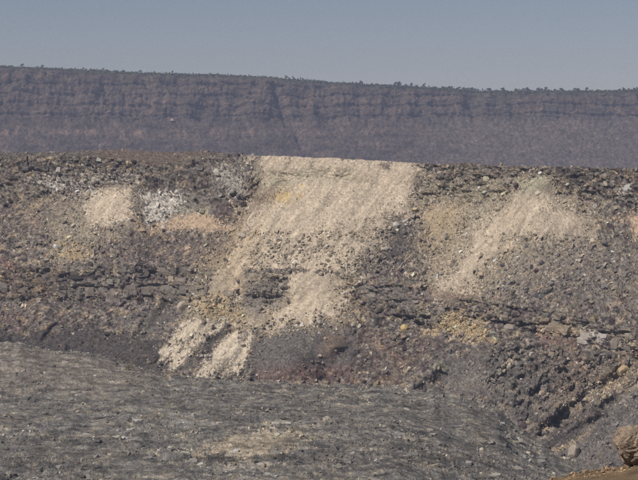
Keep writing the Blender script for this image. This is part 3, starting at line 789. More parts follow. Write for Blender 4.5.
# ================================================================== STONES
def rock_proto(seed, sub=1, flat=.85, cuts=5, jag=.06):
    r = np.random.default_rng(seed)
    bm = bmesh.new()
    bmesh.ops.create_icosphere(bm, subdivisions=sub, radius=1)
    V = np.array([v.co[:] for v in bm.verts]); Fa = np.array([[v.index for v in f.verts] for f in bm.faces])
    bm.free()
    for _ in range(cuts):                                        # planes knock corners off
        n = r.normal(size=3); n /= np.linalg.norm(n)
        k = r.uniform(.45, .8)
        over = np.maximum(0, V @ n - k)
        V = V - over[:, None] * n
    V *= 1 + r.normal(size=(len(V), 1)) * jag
    V *= np.array([1, r.uniform(.7, 1), r.uniform(.55, .85) * flat])
    V /= np.abs(V).max()
    return V, Fa

SMALL = [rock_proto(s, 1, 1, 4) for s in range(10)]
PEB = []
bm = bmesh.new(); bmesh.ops.create_icosphere(bm, subdivisions=1, radius=1)
icoV = np.array([v.co[:] for v in bm.verts]); bm.free()
def ico20(seed):
    t = (1 + 5 ** .5) / 2
    V = np.array([(-1, t, 0), (1, t, 0), (-1, -t, 0), (1, -t, 0), (0, -1, t), (0, 1, t), (0, -1, -t), (0, 1, -t), (t, 0, -1), (t, 0, 1), (-t, 0, -1), (-t, 0, 1)]) / 1.9
    Fa = np.array([(0, 11, 5), (0, 5, 1), (0, 1, 7), (0, 7, 10), (0, 10, 11), (1, 5, 9), (5, 11, 4), (11, 10, 2), (10, 7, 6), (7, 1, 8), (3, 9, 4), (3, 4, 2), (3, 2, 6), (3, 6, 8), (3, 8, 9), (4, 9, 5), (2, 4, 11), (6, 2, 10), (8, 6, 7), (9, 8, 1)])
    r = np.random.default_rng(seed)
    V = V * (1 + r.normal(size=(12, 1)) * .22) * np.array([1, r.uniform(.65, 1), r.uniform(.5, .8)])
    return V, Fa
def cut8(seed):
    r = np.random.default_rng(seed)
    V = np.array([(x, y, z) for x in (-1, 1) for y in (-1, 1) for z in (-1, 1)], float) * .8
    V = V * (1 + r.normal(size=(8, 1)) * .2) + r.normal(size=(8, 3)) * .16
    V *= np.array([1, r.uniform(.6, 1), r.uniform(.45, .85)])
    Fa = np.array([(0, 1, 3), (0, 3, 2), (4, 6, 7), (4, 7, 5), (0, 4, 5), (0, 5, 1), (2, 3, 7), (2, 7, 6), (0, 2, 6), (0, 6, 4), (1, 5, 7), (1, 7, 3)])
    return V, Fa
PEB = [ico20(s) for s in range(6)] + [cut8(s) for s in range(14)]

def rot_mats(n):
    q = rng.normal(size=(n, 4)); q /= np.linalg.norm(q, axis=1, keepdims=True)
    w, x, y, z = q.T
    return np.stack([1 - 2 * (y * y + z * z), 2 * (x * y - w * z), 2 * (x * z + w * y), 2 * (x * y + w * z), 1 - 2 * (x * x + z * z), 2 * (y * z - w * x),
                     2 * (x * z - w * y), 2 * (y * z + w * x), 1 - 2 * (x * x + y * y)], 1).reshape(n, 3, 3)

def rubble(name, pos, size, col, label, protos=PEB):
    Vs, Fs, As, off = [], [], [], 0
    k = rng.integers(0, len(protos), len(pos))
    for j, (V, Fa) in enumerate(protos):
        s = np.where(k == j)[0]
        if len(s) == 0: continue
        R = rot_mats(len(s))
        W = np.einsum('nij,vj->nvi', R, V) * size[s][:, None, None] + pos[s][:, None]
        Vs.append(W.reshape(-1, 3))
        Fs.append((Fa[None] + (off + np.arange(len(s)) * len(V))[:, None, None]).reshape(-1, 3))
        As.append(np.repeat(col[s], len(V), 0))
        off += len(s) * len(V)
    o = link(name, np_mesh(name, np.concatenate(Vs), np.concatenate(Fs), np.concatenate(As), False), None, M_STONE)
    return tag(o, label, 'rubble', kind='stuff')

ND = grid_normals(D)
if ND[NR // 2, NC // 2, 1] > 0: ND = -ND
area_row = np.linalg.norm(np.gradient(D, axis=0), axis=-1)
# how thick the loose stones lie
dens = .34 * m_tal + .12 * m_ledge + .24 * m_low + .10 * m_cliff + .01 * m_plat
dens *= (1 - .78 * m_sand)
def more(poly, v, soft=6):
    global dens
    dens = dens + v * smooth(soft, -soft, poly_sd(PX, PY, poly) + wob * 5)
more([(240, 236), (300, 232), (350, 225), (400, 200), (405, 215), (372, 258), (345, 273), (250, 271)], .75)
more([(185, 296), (245, 300), (250, 325), (205, 322), (185, 314)], .9)
more([(255, 326), (300, 318), (345, 304), (350, 316), (300, 332), (260, 338)], .8)
more([(205, 235), (235, 240), (240, 262), (205, 285), (190, 270)], .4)
more([(425, 330), (445, 312), (470, 314), (496, 342), (460, 342)], .8)
more([(480, 240), (640, 235), (640, 320), (560, 305), (480, 300)], .35)
more([(40, 236), (100, 236), (100, 262), (40, 262)], .4)
more([(360, 225), (415, 215), (425, 262), (400, 275), (350, 275)], .5)
more([(550, 365), (640, 352), (640, 385), (560, 420)], .5)
more([(425, 205), (470, 205), (460, 280), (425, 285)], .35)
more([(170, 372), (262, 374), (262, 384), (170, 384)], .6, 3)
dens *= 1 - .8 * np.maximum(bump(312, 354, 40, 24), .9 * bump(60, 345, 110, 11, .1))
dens += .45 * np.exp(-((sand_sd + wob * 6) / 7) ** 2) * (m_plat < .5)
edge_noise = np.clip(.55 + 1.0 * fbm(X / 7, Y / 7, Z / 5, 3, 121), .05, 2)
w = (dens * edge_noise * area_row).ravel()
w[:NC * 2] = 0
w = np.where((PX.ravel() < -60) | (PX.ravel() > 705), 0, w)
NST = 38000
idx = rng.choice(len(w), NST, p=w / w.sum())
szs = np.clip(.145 * (1 + rng.pareto(2.3, NST)), .145, .95)
szs *= np.interp(PX.ravel()[idx], [0, 320, 638], [1.08, 1.0, .92])
pos = Vw[idx] + ND.reshape(-1, 3)[idx] * (szs * rng.uniform(-.1, .45, NST))[:, None] + rng.normal(size=(NST, 3)) * .12
ms_ = m_sand.ravel()[idx]
tone = np.where(ms_ > .5, rng.uniform(.95, 1.4, NST), rng.uniform(.6, 2.7, NST))[:, None]
colr = Aw[idx] * tone
szs = np.where((ms_ > .5) & (PY.ravel()[idx] < 232), np.minimum(szs, .24), szs)
pale = (rng.random(NST) < .27)[:, None]
swap = ((np.abs(sand_sd.ravel()[idx]) < 11) & (rng.random(NST) < .35))[:, None]
colr = np.where(swap, np.where((ms_ > .5)[:, None], np.array((.20, .175, .145)), np.array((.33, .275, .21))) * rng.uniform(.7, 1.3, NST)[:, None], colr)
colr = np.where(pale, colr * .4 + np.array((.25, .215, .16)) * .6, colr)
colr = np.clip(colr, .03, .55)
rubble('scree', pos, szs, colr, 'loose scree of grey, tan and yellow stones covering the crater wall')
# floor stones
NFS = 14000
wf = (rough * .8 + .25 + 1.5 * np.exp(-((FPY - np.broadcast_to(ty, FPY.shape)) / 5) ** 2)) * np.clip(.5 + fbm(FX / 12, FY / 18, 0, 3, 122), .05, 2)
wf = np.where((FY > tY + 2) | (FPY > 505), 0, wf).ravel()
fi_ = rng.choice(len(wf), NFS, p=wf / wf.sum())
sz = np.clip(.14 * (1 + rng.pareto(2.6, NFS)), .14, .7)
fpos = FP.reshape(-1, 3)[fi_] + np.array([0, 0, 1]) * (sz * .2)[:, None] + np.stack([rng.normal(size=NFS) * .2, rng.normal(size=NFS) * .6, np.zeros(NFS)], 1)
fcol = np.clip(FA.reshape(-1, 3)[fi_] * rng.uniform(.7, 1.9, NFS)[:, None], .03, .5)
rubble('floor_rubble', fpos, sz, fcol, 'small broken lava stones strewn over the crater floor')

# ------------------------------------------------------------------ lava blocks of the ledge and the rim cliff, lava slabs of the floor
def block_proto(seed, bev=.18):
    r = random.Random(seed)
    V, Fa = rock_proto(seed, 2, 1.25, 4)
    sg = np.sign(V) * np.abs(V) ** .5                            # squarish, then knocked about
    q = np.random.default_rng(seed)
    for _ in range(4):
        n = q.normal(size=3); n /= np.linalg.norm(n)
        sg = sg - np.maximum(0, sg @ n - q.uniform(.7, 1.1))[:, None] * n
    sg = sg + .10 * np.stack([noise(sg[:, 0] * 2 + k * 9 + seed, sg[:, 1] * 2, sg[:, 2] * 2, 7) for k in range(3)], 1)
    sg[:, 0] += sg[:, 2] * q.uniform(-.3, .3)
    me = np_mesh('lava_block', sg, Fa)
    me.materials.append(M_BOULDER)
    return me
BLK = [block_proto(300 + i) for i in range(16)]
def nearest(px, py):
    ci = int(np.clip(round((px - cols[0]) / STEP), 2, NC - 3))
    ri = NPL + int(np.abs(PY[NPL:, ci] - py).argmin())
    return ri, ci

def blocks(name, parent, n, mask, srange, protos, seed, sink=.35, aspect=(1.1, .8, .7), tone=(.7, 1.7)):
    r = np.random.default_rng(seed)
    wgt = (mask * area_row).ravel(); wgt[(PX.ravel() < -5) | (PX.ravel() > 645)] = 0
    ids_ = r.choice(len(wgt), n, p=wgt / wgt.sum(), replace=False)
    for i in ids_:
        o = link(name, protos[r.integers(len(protos))], parent)
        s = srange[0] + (srange[1] - srange[0]) * r.random() ** 2.2
        nrm = Vector(ND.reshape(-1, 3)[i]); nrm.z *= .3; nrm.normalize()
        o.location = Vector(Vw[i]) + nrm * s * (-.02 - sink * .9)
        yaw = math.atan2(-nrm.x, nrm.y) * .6
        o.rotation_euler = (r.normal() * .13, r.normal() * .13, yaw + r.normal() * .3)
        o.scale = (s * aspect[0] * r.uniform(.6, 1.6), s * aspect[1], s * aspect[2] * r.uniform(.75, 1.25))
        o.color = (*np.clip(Aw[i] * r.uniform(*tone), .03, .55), 1)
def box_proto(seed):
    r = random.Random(seed)
    bm = bmesh.new(); bmesh.ops.create_cube(bm, size=2)
    bmesh.ops.subdivide_edges(bm, edges=bm.edges[:], cuts=1, use_grid_fill=True)
    for v in bm.verts:
        q = v.co.copy()
        v.co += Vector((r.uniform(-.16, .16), r.uniform(-.22, .22), r.uniform(-.16, .16)))
        k_ = sum(abs(t) > .9 for t in q)
        if k_ == 3: v.co *= r.uniform(.62, .95)
        elif k_ == 2: v.co *= r.uniform(.85, 1.0)
    me = bpy.data.meshes.new('lava_block'); bm.to_mesh(me); bm.free()
    me.materials.append(M_BOULDER)
    return me
BOX = [box_proto(700 + i) for i in range(16)]
r = np.random.default_rng(5)
# courses of jointed lava: where along the ledge, how far below its top edge, how tall
for (xa, xb, off, ht, skip) in ((56, 236, 3, 9, .10), (60, 238, 13, 6, .25), (64, 232, 20, 11, .08), (-5, 56, 8, 8, .45), (-5, 56, 20, 9, .45),
                                (356, 424, 4, 7, .15), (362, 420, 13, 8, .25), (424, 530, 8, 8, .5), (430, 530, 19, 8, .5),
                                (530, 645, 2, 7, .2), (532, 645, 11, 13, .10)):
    x = xa
    while x < xb:
        wd = r.uniform(.7, 1.7) * ht * (1 if r.random() < .85 else 1.3)
        if r.random() > skip * .45:
            ci = int(np.clip(round((x + wd / 2 - cols[0]) / STEP), 3, NC - 4))
            py = ltop_py[ci] + off + ht / 2 + r.normal() * .9
            ri = NPL + int(np.abs(PY[NPL:, ci] - py).argmin())
            if m_sand[ri, ci] < .55:
                tg = Vector(P[ri, ci + 3] - P[ri, ci - 3]); yaw = math.atan2(tg.y, tg.x)
                sx, sz = (wd / 2 * .93) * P[ri, ci, 1] / F_, (ht / 2 * .95) * P[ri, ci, 1] / F_
                dep_ = r.uniform(1.6, 2.4)
                o = link('lava_block', BOX[r.integers(16)], ledge)
                nrm = Vector((math.sin(yaw), -math.cos(yaw), 0))
                o.location = Vector(D[ri, ci]) - nrm * (dep_ - r.uniform(.05, .6))
                o.rotation_euler = (r.normal() * .06 - .1, r.normal() * .05, yaw * .8 + r.normal() * .12)
                o.scale = (sx, dep_, sz * r.uniform(.85, 1.1))
                o.color = (*np.clip(A[ri, ci] * .6 + np.array((.165, .146, .128)) * r.uniform(.45, 1.1) * .7, .04, .5), 1)
        x += wd + r.uniform(.0, .4)
for (xa, xb, off, ht, skip) in ((-5, 128, 3, 5, .45), (-5, 130, 10, 6, .4), (-5, 74, 19, 6, .5), (140, 204, 6, 6, .5), (203, 252, 3, 6, .35), (203, 252, 11, 7, .35), (204, 250, 20, 7, .5),
                                (424, 520, 4, 6, .35), (424, 518, 12, 6, .4), (426, 505, 20, 6, .5), (548, 645, 4, 6, .4), (550, 645, 13, 6, .5)):
    x = xa
    while x < xb:
        wd = r.uniform(.6, 1.7) * ht
        if r.random() > skip:
            ci = int(np.clip(round((x + wd / 2 - cols[0]) / STEP), 3, NC - 4))
            py = rim_py[ci] + off + ht / 2 + r.normal() * .9
            ri = NPL + int(np.abs(PY[NPL:, ci] - py).argmin())
            if m_sand[ri, ci] < .5:
                tg = Vector(P[ri, ci + 6] - P[ri, ci - 6]); yaw = math.atan2(tg.y, tg.x)
                sx, sz = (wd / 2 * .93) * P[ri, ci, 1] / F_, (ht / 2 * .95) * P[ri, ci, 1] / F_
                o = link('cliff_block', BOX[r.integers(16)], cliff)
                nrm = Vector((math.sin(yaw), -math.cos(yaw), 0))
                o.location = Vector(D[ri, ci]) - nrm * (1.6 - r.uniform(.0, .6))
                o.rotation_euler = (r.normal() * .1 - .12, r.normal() * .08, yaw * .8 + r.normal() * .2)
                o.scale = (sx, 1.6, sz * r.uniform(.8, 1.15))
                o.color = (*np.clip(A[ri, ci] * r.uniform(.6, 1.3) + np.array((.15, .135, .12)) * r.uniform(.1, .6), .04, .5), 1)
        x += wd + r.uniform(.0, 1.2)
led_w = m_ledge * (m_sand < .4) * smooth(-2, 6, PY - rim_b(ltop_py)) * (.4 + .8 * ((PX > 240) & (PX < 290)) + .8 * ((PX > 420) & (PX < 530)))
blocks('lava_block', ledge, 60, led_w, (.5, 1.6), BLK, 5)
blocks('lava_block', wall, 150, rug * m_low * (PX > 470), (.4, 1.5), BLK, 15, tone=(.6, 1.5))
cl_w = m_cliff * (m_sand < .4) * (.6 + .7 * ((PX > 200) & (PX < 260)) + .5 * ((PX > 420) & (PX < 480)))
blocks('cliff_block', cliff, 90, cl_w, (.4, 1.7), BLK, 6)

def slab_proto(seed):
    r = random.Random(seed)
    bm = bmesh.new()
    n = r.choice((5, 6, 7))
    top = [bm.verts.new((math.cos(2 * math.pi * k / n + r.uniform(-.2, .2)) * r.uniform(.7, 1.1), math.sin(2 * math.pi * k / n) * r.uniform(.7, 1.1), .16 + r.uniform(-.04, .04))) for k in range(n)]
    bot = [bm.verts.new((v.co.x * 1.05, v.co.y * 1.05, -.3)) for v in top]
    bm.faces.new(top); bm.faces.new(bot[::-1])
    for k in range(n): bm.faces.new((top[k - 1], bot[k - 1], bot[k], top[k]))
    bmesh.ops.recalc_face_normals(bm, faces=bm.faces[:])
    me = bpy.data.meshes.new('lava_slab'); bm.to_mesh(me); bm.free()
    me.materials.append(M_BOULDER)
    return me
SLB = [slab_proto(400 + i) for i in range(10)]
r = np.random.default_rng(8)
wq = np.where((FY > tY - 4) | (FPY > 480) | (FPX < -5) | (FPX > 545), 0, rough + .15).ravel()
for i in r.choice(len(wq), 290, p=wq / wq.sum(), replace=False):
    o = link('lava_slab', SLB[r.integers(10)], floor)
    s = r.uniform(.6, 1.5)
    o.location = Vector(FP.reshape(-1, 3)[i]) + Vector((0, 0, .05))
    o.rotation_euler = (r.normal() * .16, r.normal() * .16, r.uniform(0, 6.28))
    o.scale = (s * 1.2, s * 1.2, s)
    o.color = (*np.clip(FA.reshape(-1, 3)[i] * r.uniform(.8, 1.9), .03, .4), 1)

# ------------------------------------------------------------------ single boulders
def boulder_mesh(seed, sub=2, cuts=9):
    V, Fa = rock_proto(900 + seed, sub, 1.0, cuts, .03)
    V = V + .05 * np.stack([fbm(V[:, 0] * 2 + k * 5 + seed, V[:, 1] * 2, V[:, 2] * 2, 2, 5) for k in range(3)], 1)
    me = np_mesh('boulder', V, Fa)
    me.materials.append(M_BOULDER)
    return me
BOU = [boulder_mesh(i) for i in range(14)]
def put_boulder(px, py, w_px, col, label, group=None, h=None, mesh=None, on='wall', tilt=None, name='boulder', sink=.25):
    if on == 'wall':
        ri, ci = nearest(px, py)
        p, n = Vector(D[ri, ci]), Vector(ND[ri, ci])
    else:
        j = np.abs(FPX[0] - px).argmin()
        i = np.abs(FPY[:, j] - py).argmin()
        p, n = Vector(FP[i, j]), Vector((0, 0, 1))
    s = w_px / 2 * p.y / F_
    o = link(name, mesh or BOU[rnd.randrange(len(BOU))])
    hh = s * (h if h else rnd.uniform(.75, 1.05))
    o.location = p + n * hh * (.5 - sink)
    o.rotation_euler = tilt or (rnd.uniform(-.35, .35), rnd.uniform(-.35, .35), rnd.uniform(0, 6.28))
    o.scale = (s, s, hh * 1.25)
    o.color = (*col, 1)
    return tag(o, label, 'boulder', group)

UNIQUE = [
    (183, 308, 12, (.36, .31, .25), 'largest pale boulder, at the end of the yellow rubble above the sand streaks', 1.0, 'wall'),
    (404, 330, 9, (.50, .38, .18), 'lone yellow angular boulder on the dark slope below the lava beds', 1.0, 'wall'),
    (360, 327, 7, (.48, .42, .36), 'pale boulder beside the end of the rubble row, above the red mound', .7, 'wall'),
    (353, 326, 4.5, (.5, .45, .4), 'small whitish stone next to the pale boulder above the mound', .8, 'wall'),
    (387, 248, 10, (.28, .25, .21), 'wide flat grey tan boulder on the dark strip beside the fan', .65, 'wall'),
    (396, 227, 8, (.45, .42, .38), 'white boulder topmost but one on the dark strip beside the fan', .9, 'wall'),
    (405, 221, 6.5, (.38, .37, .34), 'pale flat boulder just above the white boulder beside the fan', .6, 'wall'),
    (415, 209, 7, (.46, .38, .22), 'yellowish boulder at the head of the dark strip under the cliff', .7, 'wall'),
    (405, 233, 8.5, (.17, .16, .15), 'lumpy grey boulder just below the white boulder beside the fan', 1.1, 'wall'),
    (244, 238, 8, (.40, .35, .29), 'single pale boulder on the edge of the broad ash fan', .7, 'wall'),
    (392, 274, 5, (.34, .30, .24), 'small tan boulder resting on the edge above the lava beds', .8, 'wall'),
    (540, 194, 7.5, (.5, .46, .38), 'whitish boulder at the top of the tan slide under the cliff', .8, 'wall'),
    (483, 191, 7, (.36, .35, .27), 'pale greenish boulder in the dark cliff below the rim', .9, 'wall'),
    (494, 198, 7, (.36, .33, .27), 'pale boulder at the cliff foot beside the tan slide', .8, 'wall'),
    (628, 190, 9, (.34, .33, .31), 'pale grey boulder high in the dark cliff above the peach patch', 1.2, 'wall'),
    (483, 454, 7, (.42, .37, .31), 'lone pale boulder on the dark crater floor', .85, 'floor'),
    (327, 412, 6, (.55, .5, .47), 'bright white sliver of rock lying flat on the crater floor', .35, 'floor'),
    (532, 445, 9, (.34, .28, .21), 'tan boulder at the foot of the spur where it meets the floor', .8, 'wall'),
    (524, 425, 9, (.07, .05, .055), 'dark reddish boulder above the tan boulder at the spur foot', 1.0, 'wall'),
    (575, 454, 12, (.30, .26, .21), 'upright pale boulder on the grey spur under its ridge', 1.2, 'wall'),
    (624, 370, 13, (.38, .29, .17), 'largest yellowish boulder in the debris strip above the spur', .8, 'wall'),
    (568, 412, 6, (.40, .34, .26), 'pale boulder low in the debris strip above the spur', .8, 'wall'),
    (57, 240, 6, (.2, .18, .16), 'grey boulder on the dark slope under the tan sand pocket', .8, 'wall'),
    (605, 244, 10, (.15, .145, .14), 'large grey boulder on the rubble slope below the peach patch', .8, 'wall'),
    (548, 290, 14, (.17, .16, .145), 'broad flat grey boulder lying on the rubble slope above the ledge', .45, 'wall'),
    (608, 288, 11, (.19, .18, .17), 'long pale grey slab of rock on the rubble slope above the ledge', .5, 'wall'),
    (512, 282, 9, (.21, .195, .175), 'grey boulder at the edge of the tan slide on rubble', .8, 'wall'),
]
for (px, py, w_, col, lab, h, on) in UNIQUE: put_boulder(px, py, w_, col, lab, None, h, None, on)

def cluster(n, poly, size, cols_, label, group, on='wall'):
    P_ = np.array(poly, float); k = 0; tries = 0
    while k < n and tries < 9000:
        tries += 1
        x, y = rnd.uniform(P_[:, 0].min(), P_[:, 0].max()), rnd.uniform(P_[:, 1].min(), P_[:, 1].max())
        if poly_sd(np.array([x]), np.array([y]), poly)[0] > 0: continue
        base = rnd.choice(cols_); col = np.array(base) * rnd.uniform(.75, 1.2)
        s = size[0] + (size[1] - size[0]) * rnd.random() ** 2
        put_boulder(x, y, s, tuple(np.clip(col, .03, .6)), ('larger ' if s > size[0] + .35 * (size[1] - size[0]) else 'small ') + WORD.get(base, 'grey') + ' ' + label, group, None, None, on)
        k += 1
T, G_, O_, Y_, Wt, Dk = (.31, .265, .20), (.22, .20, .17), (.36, .29, .195), (.40, .30, .16), (.48, .45, .41), (.11, .10, .10)
WORD = {T: 'tan', G_: 'grey', O_: 'ochre', Y_: 'yellow', Wt: 'whitish', Dk: 'dark grey'}
cluster(38, [(190, 300), (228, 298), (248, 322), (205, 321)], (3, 7), [O_, Y_, T, T, O_], 'boulder in the jumble below the broad ash fan', 'yellow boulders below the fan')
cluster(50, [(252, 246), (300, 240), (340, 234), (345, 268), (250, 269)], (2.8, 6.5), [(.37, .32, .26), (.43, .38, .31), (.31, .275, .23), T], 'boulder heaped on the edge at the foot of the ash fan', 'boulders at the fan foot')
cluster(20, [(352, 262), (384, 228), (400, 214), (402, 222), (380, 258), (362, 272)], (3, 5.5), [T, O_, G_], 'boulder along the margin between ash fan and dark strip', 'boulders along the fan margin')
cluster(34, [(256, 334), (300, 322), (345, 306), (348, 314), (300, 330), (262, 337)], (2.6, 5.5), [T, T, O_, Wt], 'stone in the slanting row above the dark mound', 'stones in the row above the mound')
cluster(24, [(58, 246), (90, 246), (90, 260), (60, 260)], (2.5, 5), [O_, T, G_, Y_], 'stone scattered on the dark slope under the sand pocket', 'stones under the sand pocket')
cluster(22, [(105, 290), (150, 292), (150, 312), (112, 312)], (4, 7.5), [Dk, (.15, .135, .125), G_], 'boulder fallen below the jointed lava beds', 'boulders below the lava beds')
cluster(44, [(480, 262), (520, 244), (636, 245), (636, 315), (570, 305), (484, 298)], (4, 8), [(.15, .145, .14), G_, Dk, (.17, .16, .15)], 'boulder on the rubble slope above the stepped ledge', 'boulders on the rubble slope')
cluster(26, [(428, 331), (446, 314), (466, 314), (494, 340), (462, 341)], (2.6, 5.5), [O_, O_, T, Y_], 'stone in the small rubble fan above the grey knob', 'stones of the ochre fan')
cluster(22, [(556, 410), (600, 386), (640, 358), (640, 380), (600, 402), (562, 418)], (3, 7), [O_, T, T, G_], 'stone in the debris strip along the spur', 'stones of the debris strip')
cluster(26, [(426, 212), (474, 206), (470, 260), (440, 296), (424, 290)], (2.5, 5.5), [T, O_, T, G_], 'stone strewn over the yellowish slope between the fan and the tan slide', 'stones between the fan and the tan slide')
cluster(20, [(144, 196), (182, 193), (184, 212), (168, 222), (146, 222)], (3, 6), [Wt, Wt, (.40, .38, .35)], 'rock of the white outcrop under the cliff', 'rocks of the white outcrop')
cluster(16, [(170, 375), (215, 374), (262, 372), (262, 384), (215, 386), (170, 380)], (2.5, 5), [Wt, T, G_], 'stone at the foot of the sand chute', 'stones at the chute foot')

for k in range(34):
    x = rnd.uniform(4, 168)
    put_boulder(x, float(np.interp(x, cols, toe_py)) + rnd.uniform(-1, 1.5), rnd.uniform(2, 4), tuple(np.array(Wt) * rnd.uniform(.6, 1.05)), 'pale stone in the line along the foot of the dark slope', 'pale stones along the wall foot', .5, None, 'floor', name='stone')
# the brown rock on the near rim
V, Fa = rock_proto(78, 5, 1, 6, 0)
V = V * (1 + .16 * fbm(V[:, 0] * 1.5, V[:, 1] * 1.5, V[:, 2] * 1.5, 2, 141)[:, None] + .035 * fbm(V[:, 0] * 4, V[:, 1] * 4, V[:, 2] * 4, 3, 142)[:, None] - .16 * np.abs(fbm(V[:, 0] * 2.4, V[:, 1] * 2.4, V[:, 2] * 2.4, 4, 143))[:, None] + .10 * (cells(V[:, 0] * 2.6, V[:, 1] * 2.6, V[:, 2] * 2.6, 144)[2] - .5)[:, None])
me = np_mesh('near_boulder', V, Fa)
me.materials.append(rock_material('brown pitted rock', (.29, .225, .17), .6, 3.0, .5, fine=4))
o = link('rim_boulder', me)
pt = spot(np.array(637.0), np.array(444.0), np.array(58.5))
o.location = pt
o.scale = (.80, .68, 1.06)
o.rotation_euler = (0, .1, .5)
tag(o, 'big brown pitted boulder on the near rim, in the bottom corner', 'boulder')
for k, (px, py, s) in enumerate(((603, 471.5, .07), (614, 469, .10), (590, 474, .05))):
    o = link('rim_stone', BOU[k])
    o.location = spot(np.array(float(px)), np.array(float(py)), np.array(57.5)); o.scale = (s, s, s * .8)
    o.color = (.24, .17, .11, 1)
    tag(o, ['brown stone on the near rim, middle of three', 'brown stone touching the big near rim boulder', 'smallest brown stone on the near rim'][k], 'stone')
ng = 1500
gx_ = rng.uniform(5, 11, ng); gy_ = rng.uniform(56, 62, ng)
gi = np.abs(nx[None] - gx_[:, None]).argmin(1); gj = np.abs(ny[None] - gy_[:, None]).argmin(1)
gp = NPt[gj, gi] + rng.normal(size=(ng, 3)) * np.array([.03, .04, .0])
gs = np.clip(.014 * (1 + rng.pareto(2.2, ng)), .014, .09)
rubble('rim_gravel', gp + np.array([0, 0, .2]) * gs[:, None], gs, np.clip(NA[gj, gi] * rng.uniform(.6, 1.7, ng)[:, None], .03, .5), 'loose brown gravel lying on the near rim')
# boulder on the far cliff
def far_point(px, py):
    j = int(np.abs(qc - px).argmin()); i = int(np.abs(QPY[:, j] - py).argmin())
    return Vector(Q[i, j])
o = link('boulder', BOU[3]); o.location = far_point(172, 124) + Vector((0, -2, 1)); o.scale = (4.2, 4, 3.8); o.color = (.34, .24, .19, 1)
tag(o, 'lone tan boulder on the bench halfway up the hazy far cliff', 'boulder')

# ------------------------------------------------------------------ trees on the far rim, bushes on the floor
def crown_mesh(seed, n, rx, rz, z0, leaf, mat, clumps=5):
    r = np.random.default_rng(seed)
    cc = np.stack([r.normal(size=clumps) * rx * .45, r.normal(size=clumps) * rx * .45, z0 + r.uniform(-.6, .9, clumps) * rz], 1)
    cr = r.uniform(.35, .65, clumps) * rx
    k = r.integers(0, clumps, n)
    dv = r.normal(size=(n, 3)); dv /= np.linalg.norm(dv, axis=1, keepdims=True)
    ctr = cc[k] + dv * (cr[k] * r.uniform(.5, 1, n) ** .5)[:, None] * np.array([1, 1, .8])
    a = r.normal(size=(n, 3)); a /= np.linalg.norm(a, axis=1, keepdims=True)
    b = np.cross(a, r.normal(size=(n, 3))); b /= np.linalg.norm(b, axis=1, keepdims=True)
    s = leaf * r.uniform(.6, 1.3, n)[:, None]
    V = np.stack([ctr - a * s, ctr + b * s * .7, ctr + a * s, ctr - b * s * .7], 1).reshape(-1, 3)
    me = np_mesh('crown', V, np.arange(n * 4).reshape(n, 4))
    me.materials.append(mat)
    return me
def trunk_mesh(seed, h, rad):
    r = random.Random(seed)
    bm = bmesh.new()
    def limb(p0, p1, r0, r1, seg=5):
        ax = (p1 - p0).normalized(); u = ax.orthogonal().normalized(); v = ax.cross(u)
        A_ = [bm.verts.new(p0 + (u * math.cos(6.283 * k / seg) + v * math.sin(6.283 * k / seg)) * r0) for k in range(seg)]
        B_ = [bm.verts.new(p1 + (u * math.cos(6.283 * k / seg) + v * math.sin(6.283 * k / seg)) * r1) for k in range(seg)]
        for k in range(seg): bm.faces.new((A_[k - 1], A_[k], B_[k], B_[k - 1]))
    p = Vector((0, 0, -.3)); q = Vector((r.uniform(-.1, .1) * h, r.uniform(-.1, .1) * h, h * .5))
    limb(p, q, rad, rad * .7)
    for k in range(4):
        a = k * 1.6 + r.uniform(0, 1)
        limb(q - Vector((0, 0, .08 * h * k * .5)), q + Vector((math.cos(a) * h * .25, math.sin(a) * h * .25, h * r.uniform(.22, .42))), rad * .55, rad * .2, 4)
    me = bpy.data.meshes.new('trunk'); bm.to_mesh(me); bm.free()
    me.materials.append(M_BARK)
    return me
# unit trees about one metre tall, scaled per tree
PROTO = [(crown_mesh(500 + i, 130, [.30, .42, .25, .5, .34, .22, .45][i], [.36, .3, .44, .3, .4, .42, .34][i], [.55, .52, .55, .45, .55, .58, .5][i], .085, M_LEAF[i % 2], [5, 8, 4, 9, 7, 4, 8][i]), trunk_mesh(520 + i, 1.0, .045)) for i in range(7)]
BUSHP = [(crown_mesh(560 + i, 80, .55, .30, .40, .13, M_LEAF[(i + 1) % 3], 6), trunk_mesh(570 + i, .6, .05)) for i in range(5)]
def tree(px, h, label, group, wide=1.0, protos=PROTO, name='tree', cat='tree', back=0):
    j = int(np.abs(qc - px).argmin())
    p = Vector(Q[1, j])
    e_ = bpy.data.objects.new(name, None); C.objects.link(e_)
    e_.empty_display_size = .1
    e_.location = p + Vector((0, 4 + back, -.4))
    e_.rotation_euler = (0, 0, rnd.uniform(0, 6.28))
    e_.scale = (h * wide, h * wide, h)
    cm, tm = rnd.choice(protos)
    link('crown', cm, e_); link('trunk', tm, e_)
    return tag(e_, label, cat, group)
LONE = [(22, 7.5, 1.2, 'broad tree on the far rim, first with a wide crown'), (42, 6, 1, 'small lone tree on the far rim beside a bare stretch'),
        (83, 6, .8, 'thin tree on the far rim above the bluish buttress'), (103, 6.5, .8, 'slim tree on the far rim, one of a sparse pair'),
        (140, 6.5, .9, 'lone slim tree standing on the bare far rim'), (172, 6, .9, 'short tree on the far rim above the tan boulder'),
        (249, 6, 1, 'tree on the far rim just before the dark gully'), (286, 8, 1.1, 'tallest lone tree on the far rim beside the dark gully'),
        (293, 6, .8, 'small tree next to the tallest one beside the gully'), (301, 6, .7, 'thin tree after the pair beside the gully'),
        (361, 8, 1.2, 'round lone tree on the far rim where it slopes down'), (424, 9, 1, 'tall tree at the start of the tree line on the far rim')]
for x, h, w_, lab in LONE: tree(x, h, lab, None, w_)
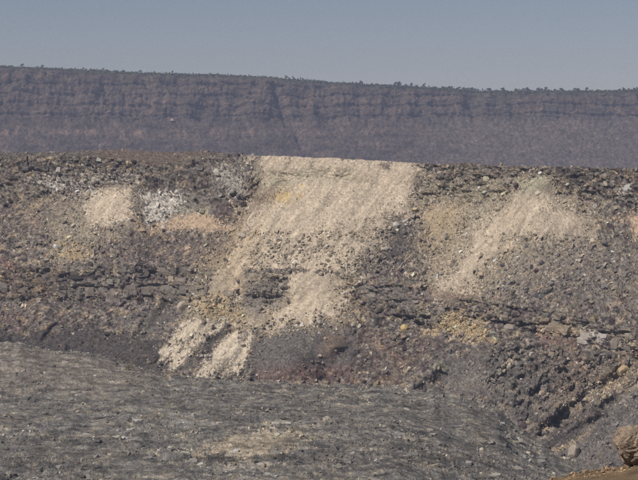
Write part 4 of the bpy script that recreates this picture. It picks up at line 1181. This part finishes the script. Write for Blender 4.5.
for k in range(46):
    tree(rnd.uniform(0, 395), rnd.uniform(2.5, 5), 'low scattered tree on the sparse part of the far rim', 'sparse trees on the far rim', rnd.uniform(.9, 1.5))
for k in range(150):
    x = rnd.uniform(392, 645)
    x = x if rnd.random() < .5 else 392 + 253 * (int((x - 392) / 253 * 14) + .5 + rnd.gauss(0, .22)) / 14
    tree(min(x, 700), 2.6 + 6.5 * rnd.random() ** 2, 'small tree in the close row along the far rim', 'tree row on the far rim', rnd.uniform(.9, 1.8), back=rnd.uniform(0, 25))
# low scrub between the trees, one mass
sv, sf = [], []
NB = 4200
xs = np.where(rng.random(NB) < .62, rng.uniform(380, 700, NB), rng.uniform(-60, 400, NB))
for x in xs: sv.append(Q[1 if rng.random() < .7 else 3, int(np.abs(qc - x).argmin())] + rng.normal(size=3) * np.array([1.2, 3, .5]) + np.array([0, 3, .6]))
sv = np.array(sv)
ll = rng.normal(size=(NB * 3, 3)); ll /= np.linalg.norm(ll, axis=1, keepdims=True)
ctr = np.repeat(sv, 3, 0) + rng.normal(size=(NB * 3, 3)) * np.array([.8, .8, .6])
bb_ = np.cross(ll, rng.normal(size=ll.shape)); bb_ /= np.linalg.norm(bb_, axis=1, keepdims=True)
s_ = rng.uniform(.5, 1.1, (NB * 3, 1))
VV = np.stack([ctr - ll * s_, ctr + bb_ * s_, ctr + ll * s_, ctr - bb_ * s_], 1).reshape(-1, 3)
me = np_mesh('scrub', VV, np.arange(len(VV)).reshape(-1, 4)); me.materials.append(M_LEAF[0])
tag(link('scrub', me), 'low green scrub growing along the far rim', 'scrub', kind='stuff')

for x, y, h, lab in ((116, 367.5, 2.4, 'small olive bush on the crater floor, the narrower of two'), (129, 371, 2.3, 'wide low olive bush on the crater floor beside the wall foot')):
    j = np.abs(FPX[0] - x).argmin(); i = np.abs(FPY[:, j] - y).argmin()
    e_ = bpy.data.objects.new('bush', None); C.objects.link(e_); e_.empty_display_size = .1
    e_.location = Vector(FP[i, j]); e_.scale = (h * (1.0 if x < 120 else 1.5), h * 1.2, h)
    link('crown', BUSHP[1 if x < 120 else 4][0], e_); link('trunk', BUSHP[0][1], e_)
    tag(e_, lab, 'bush')
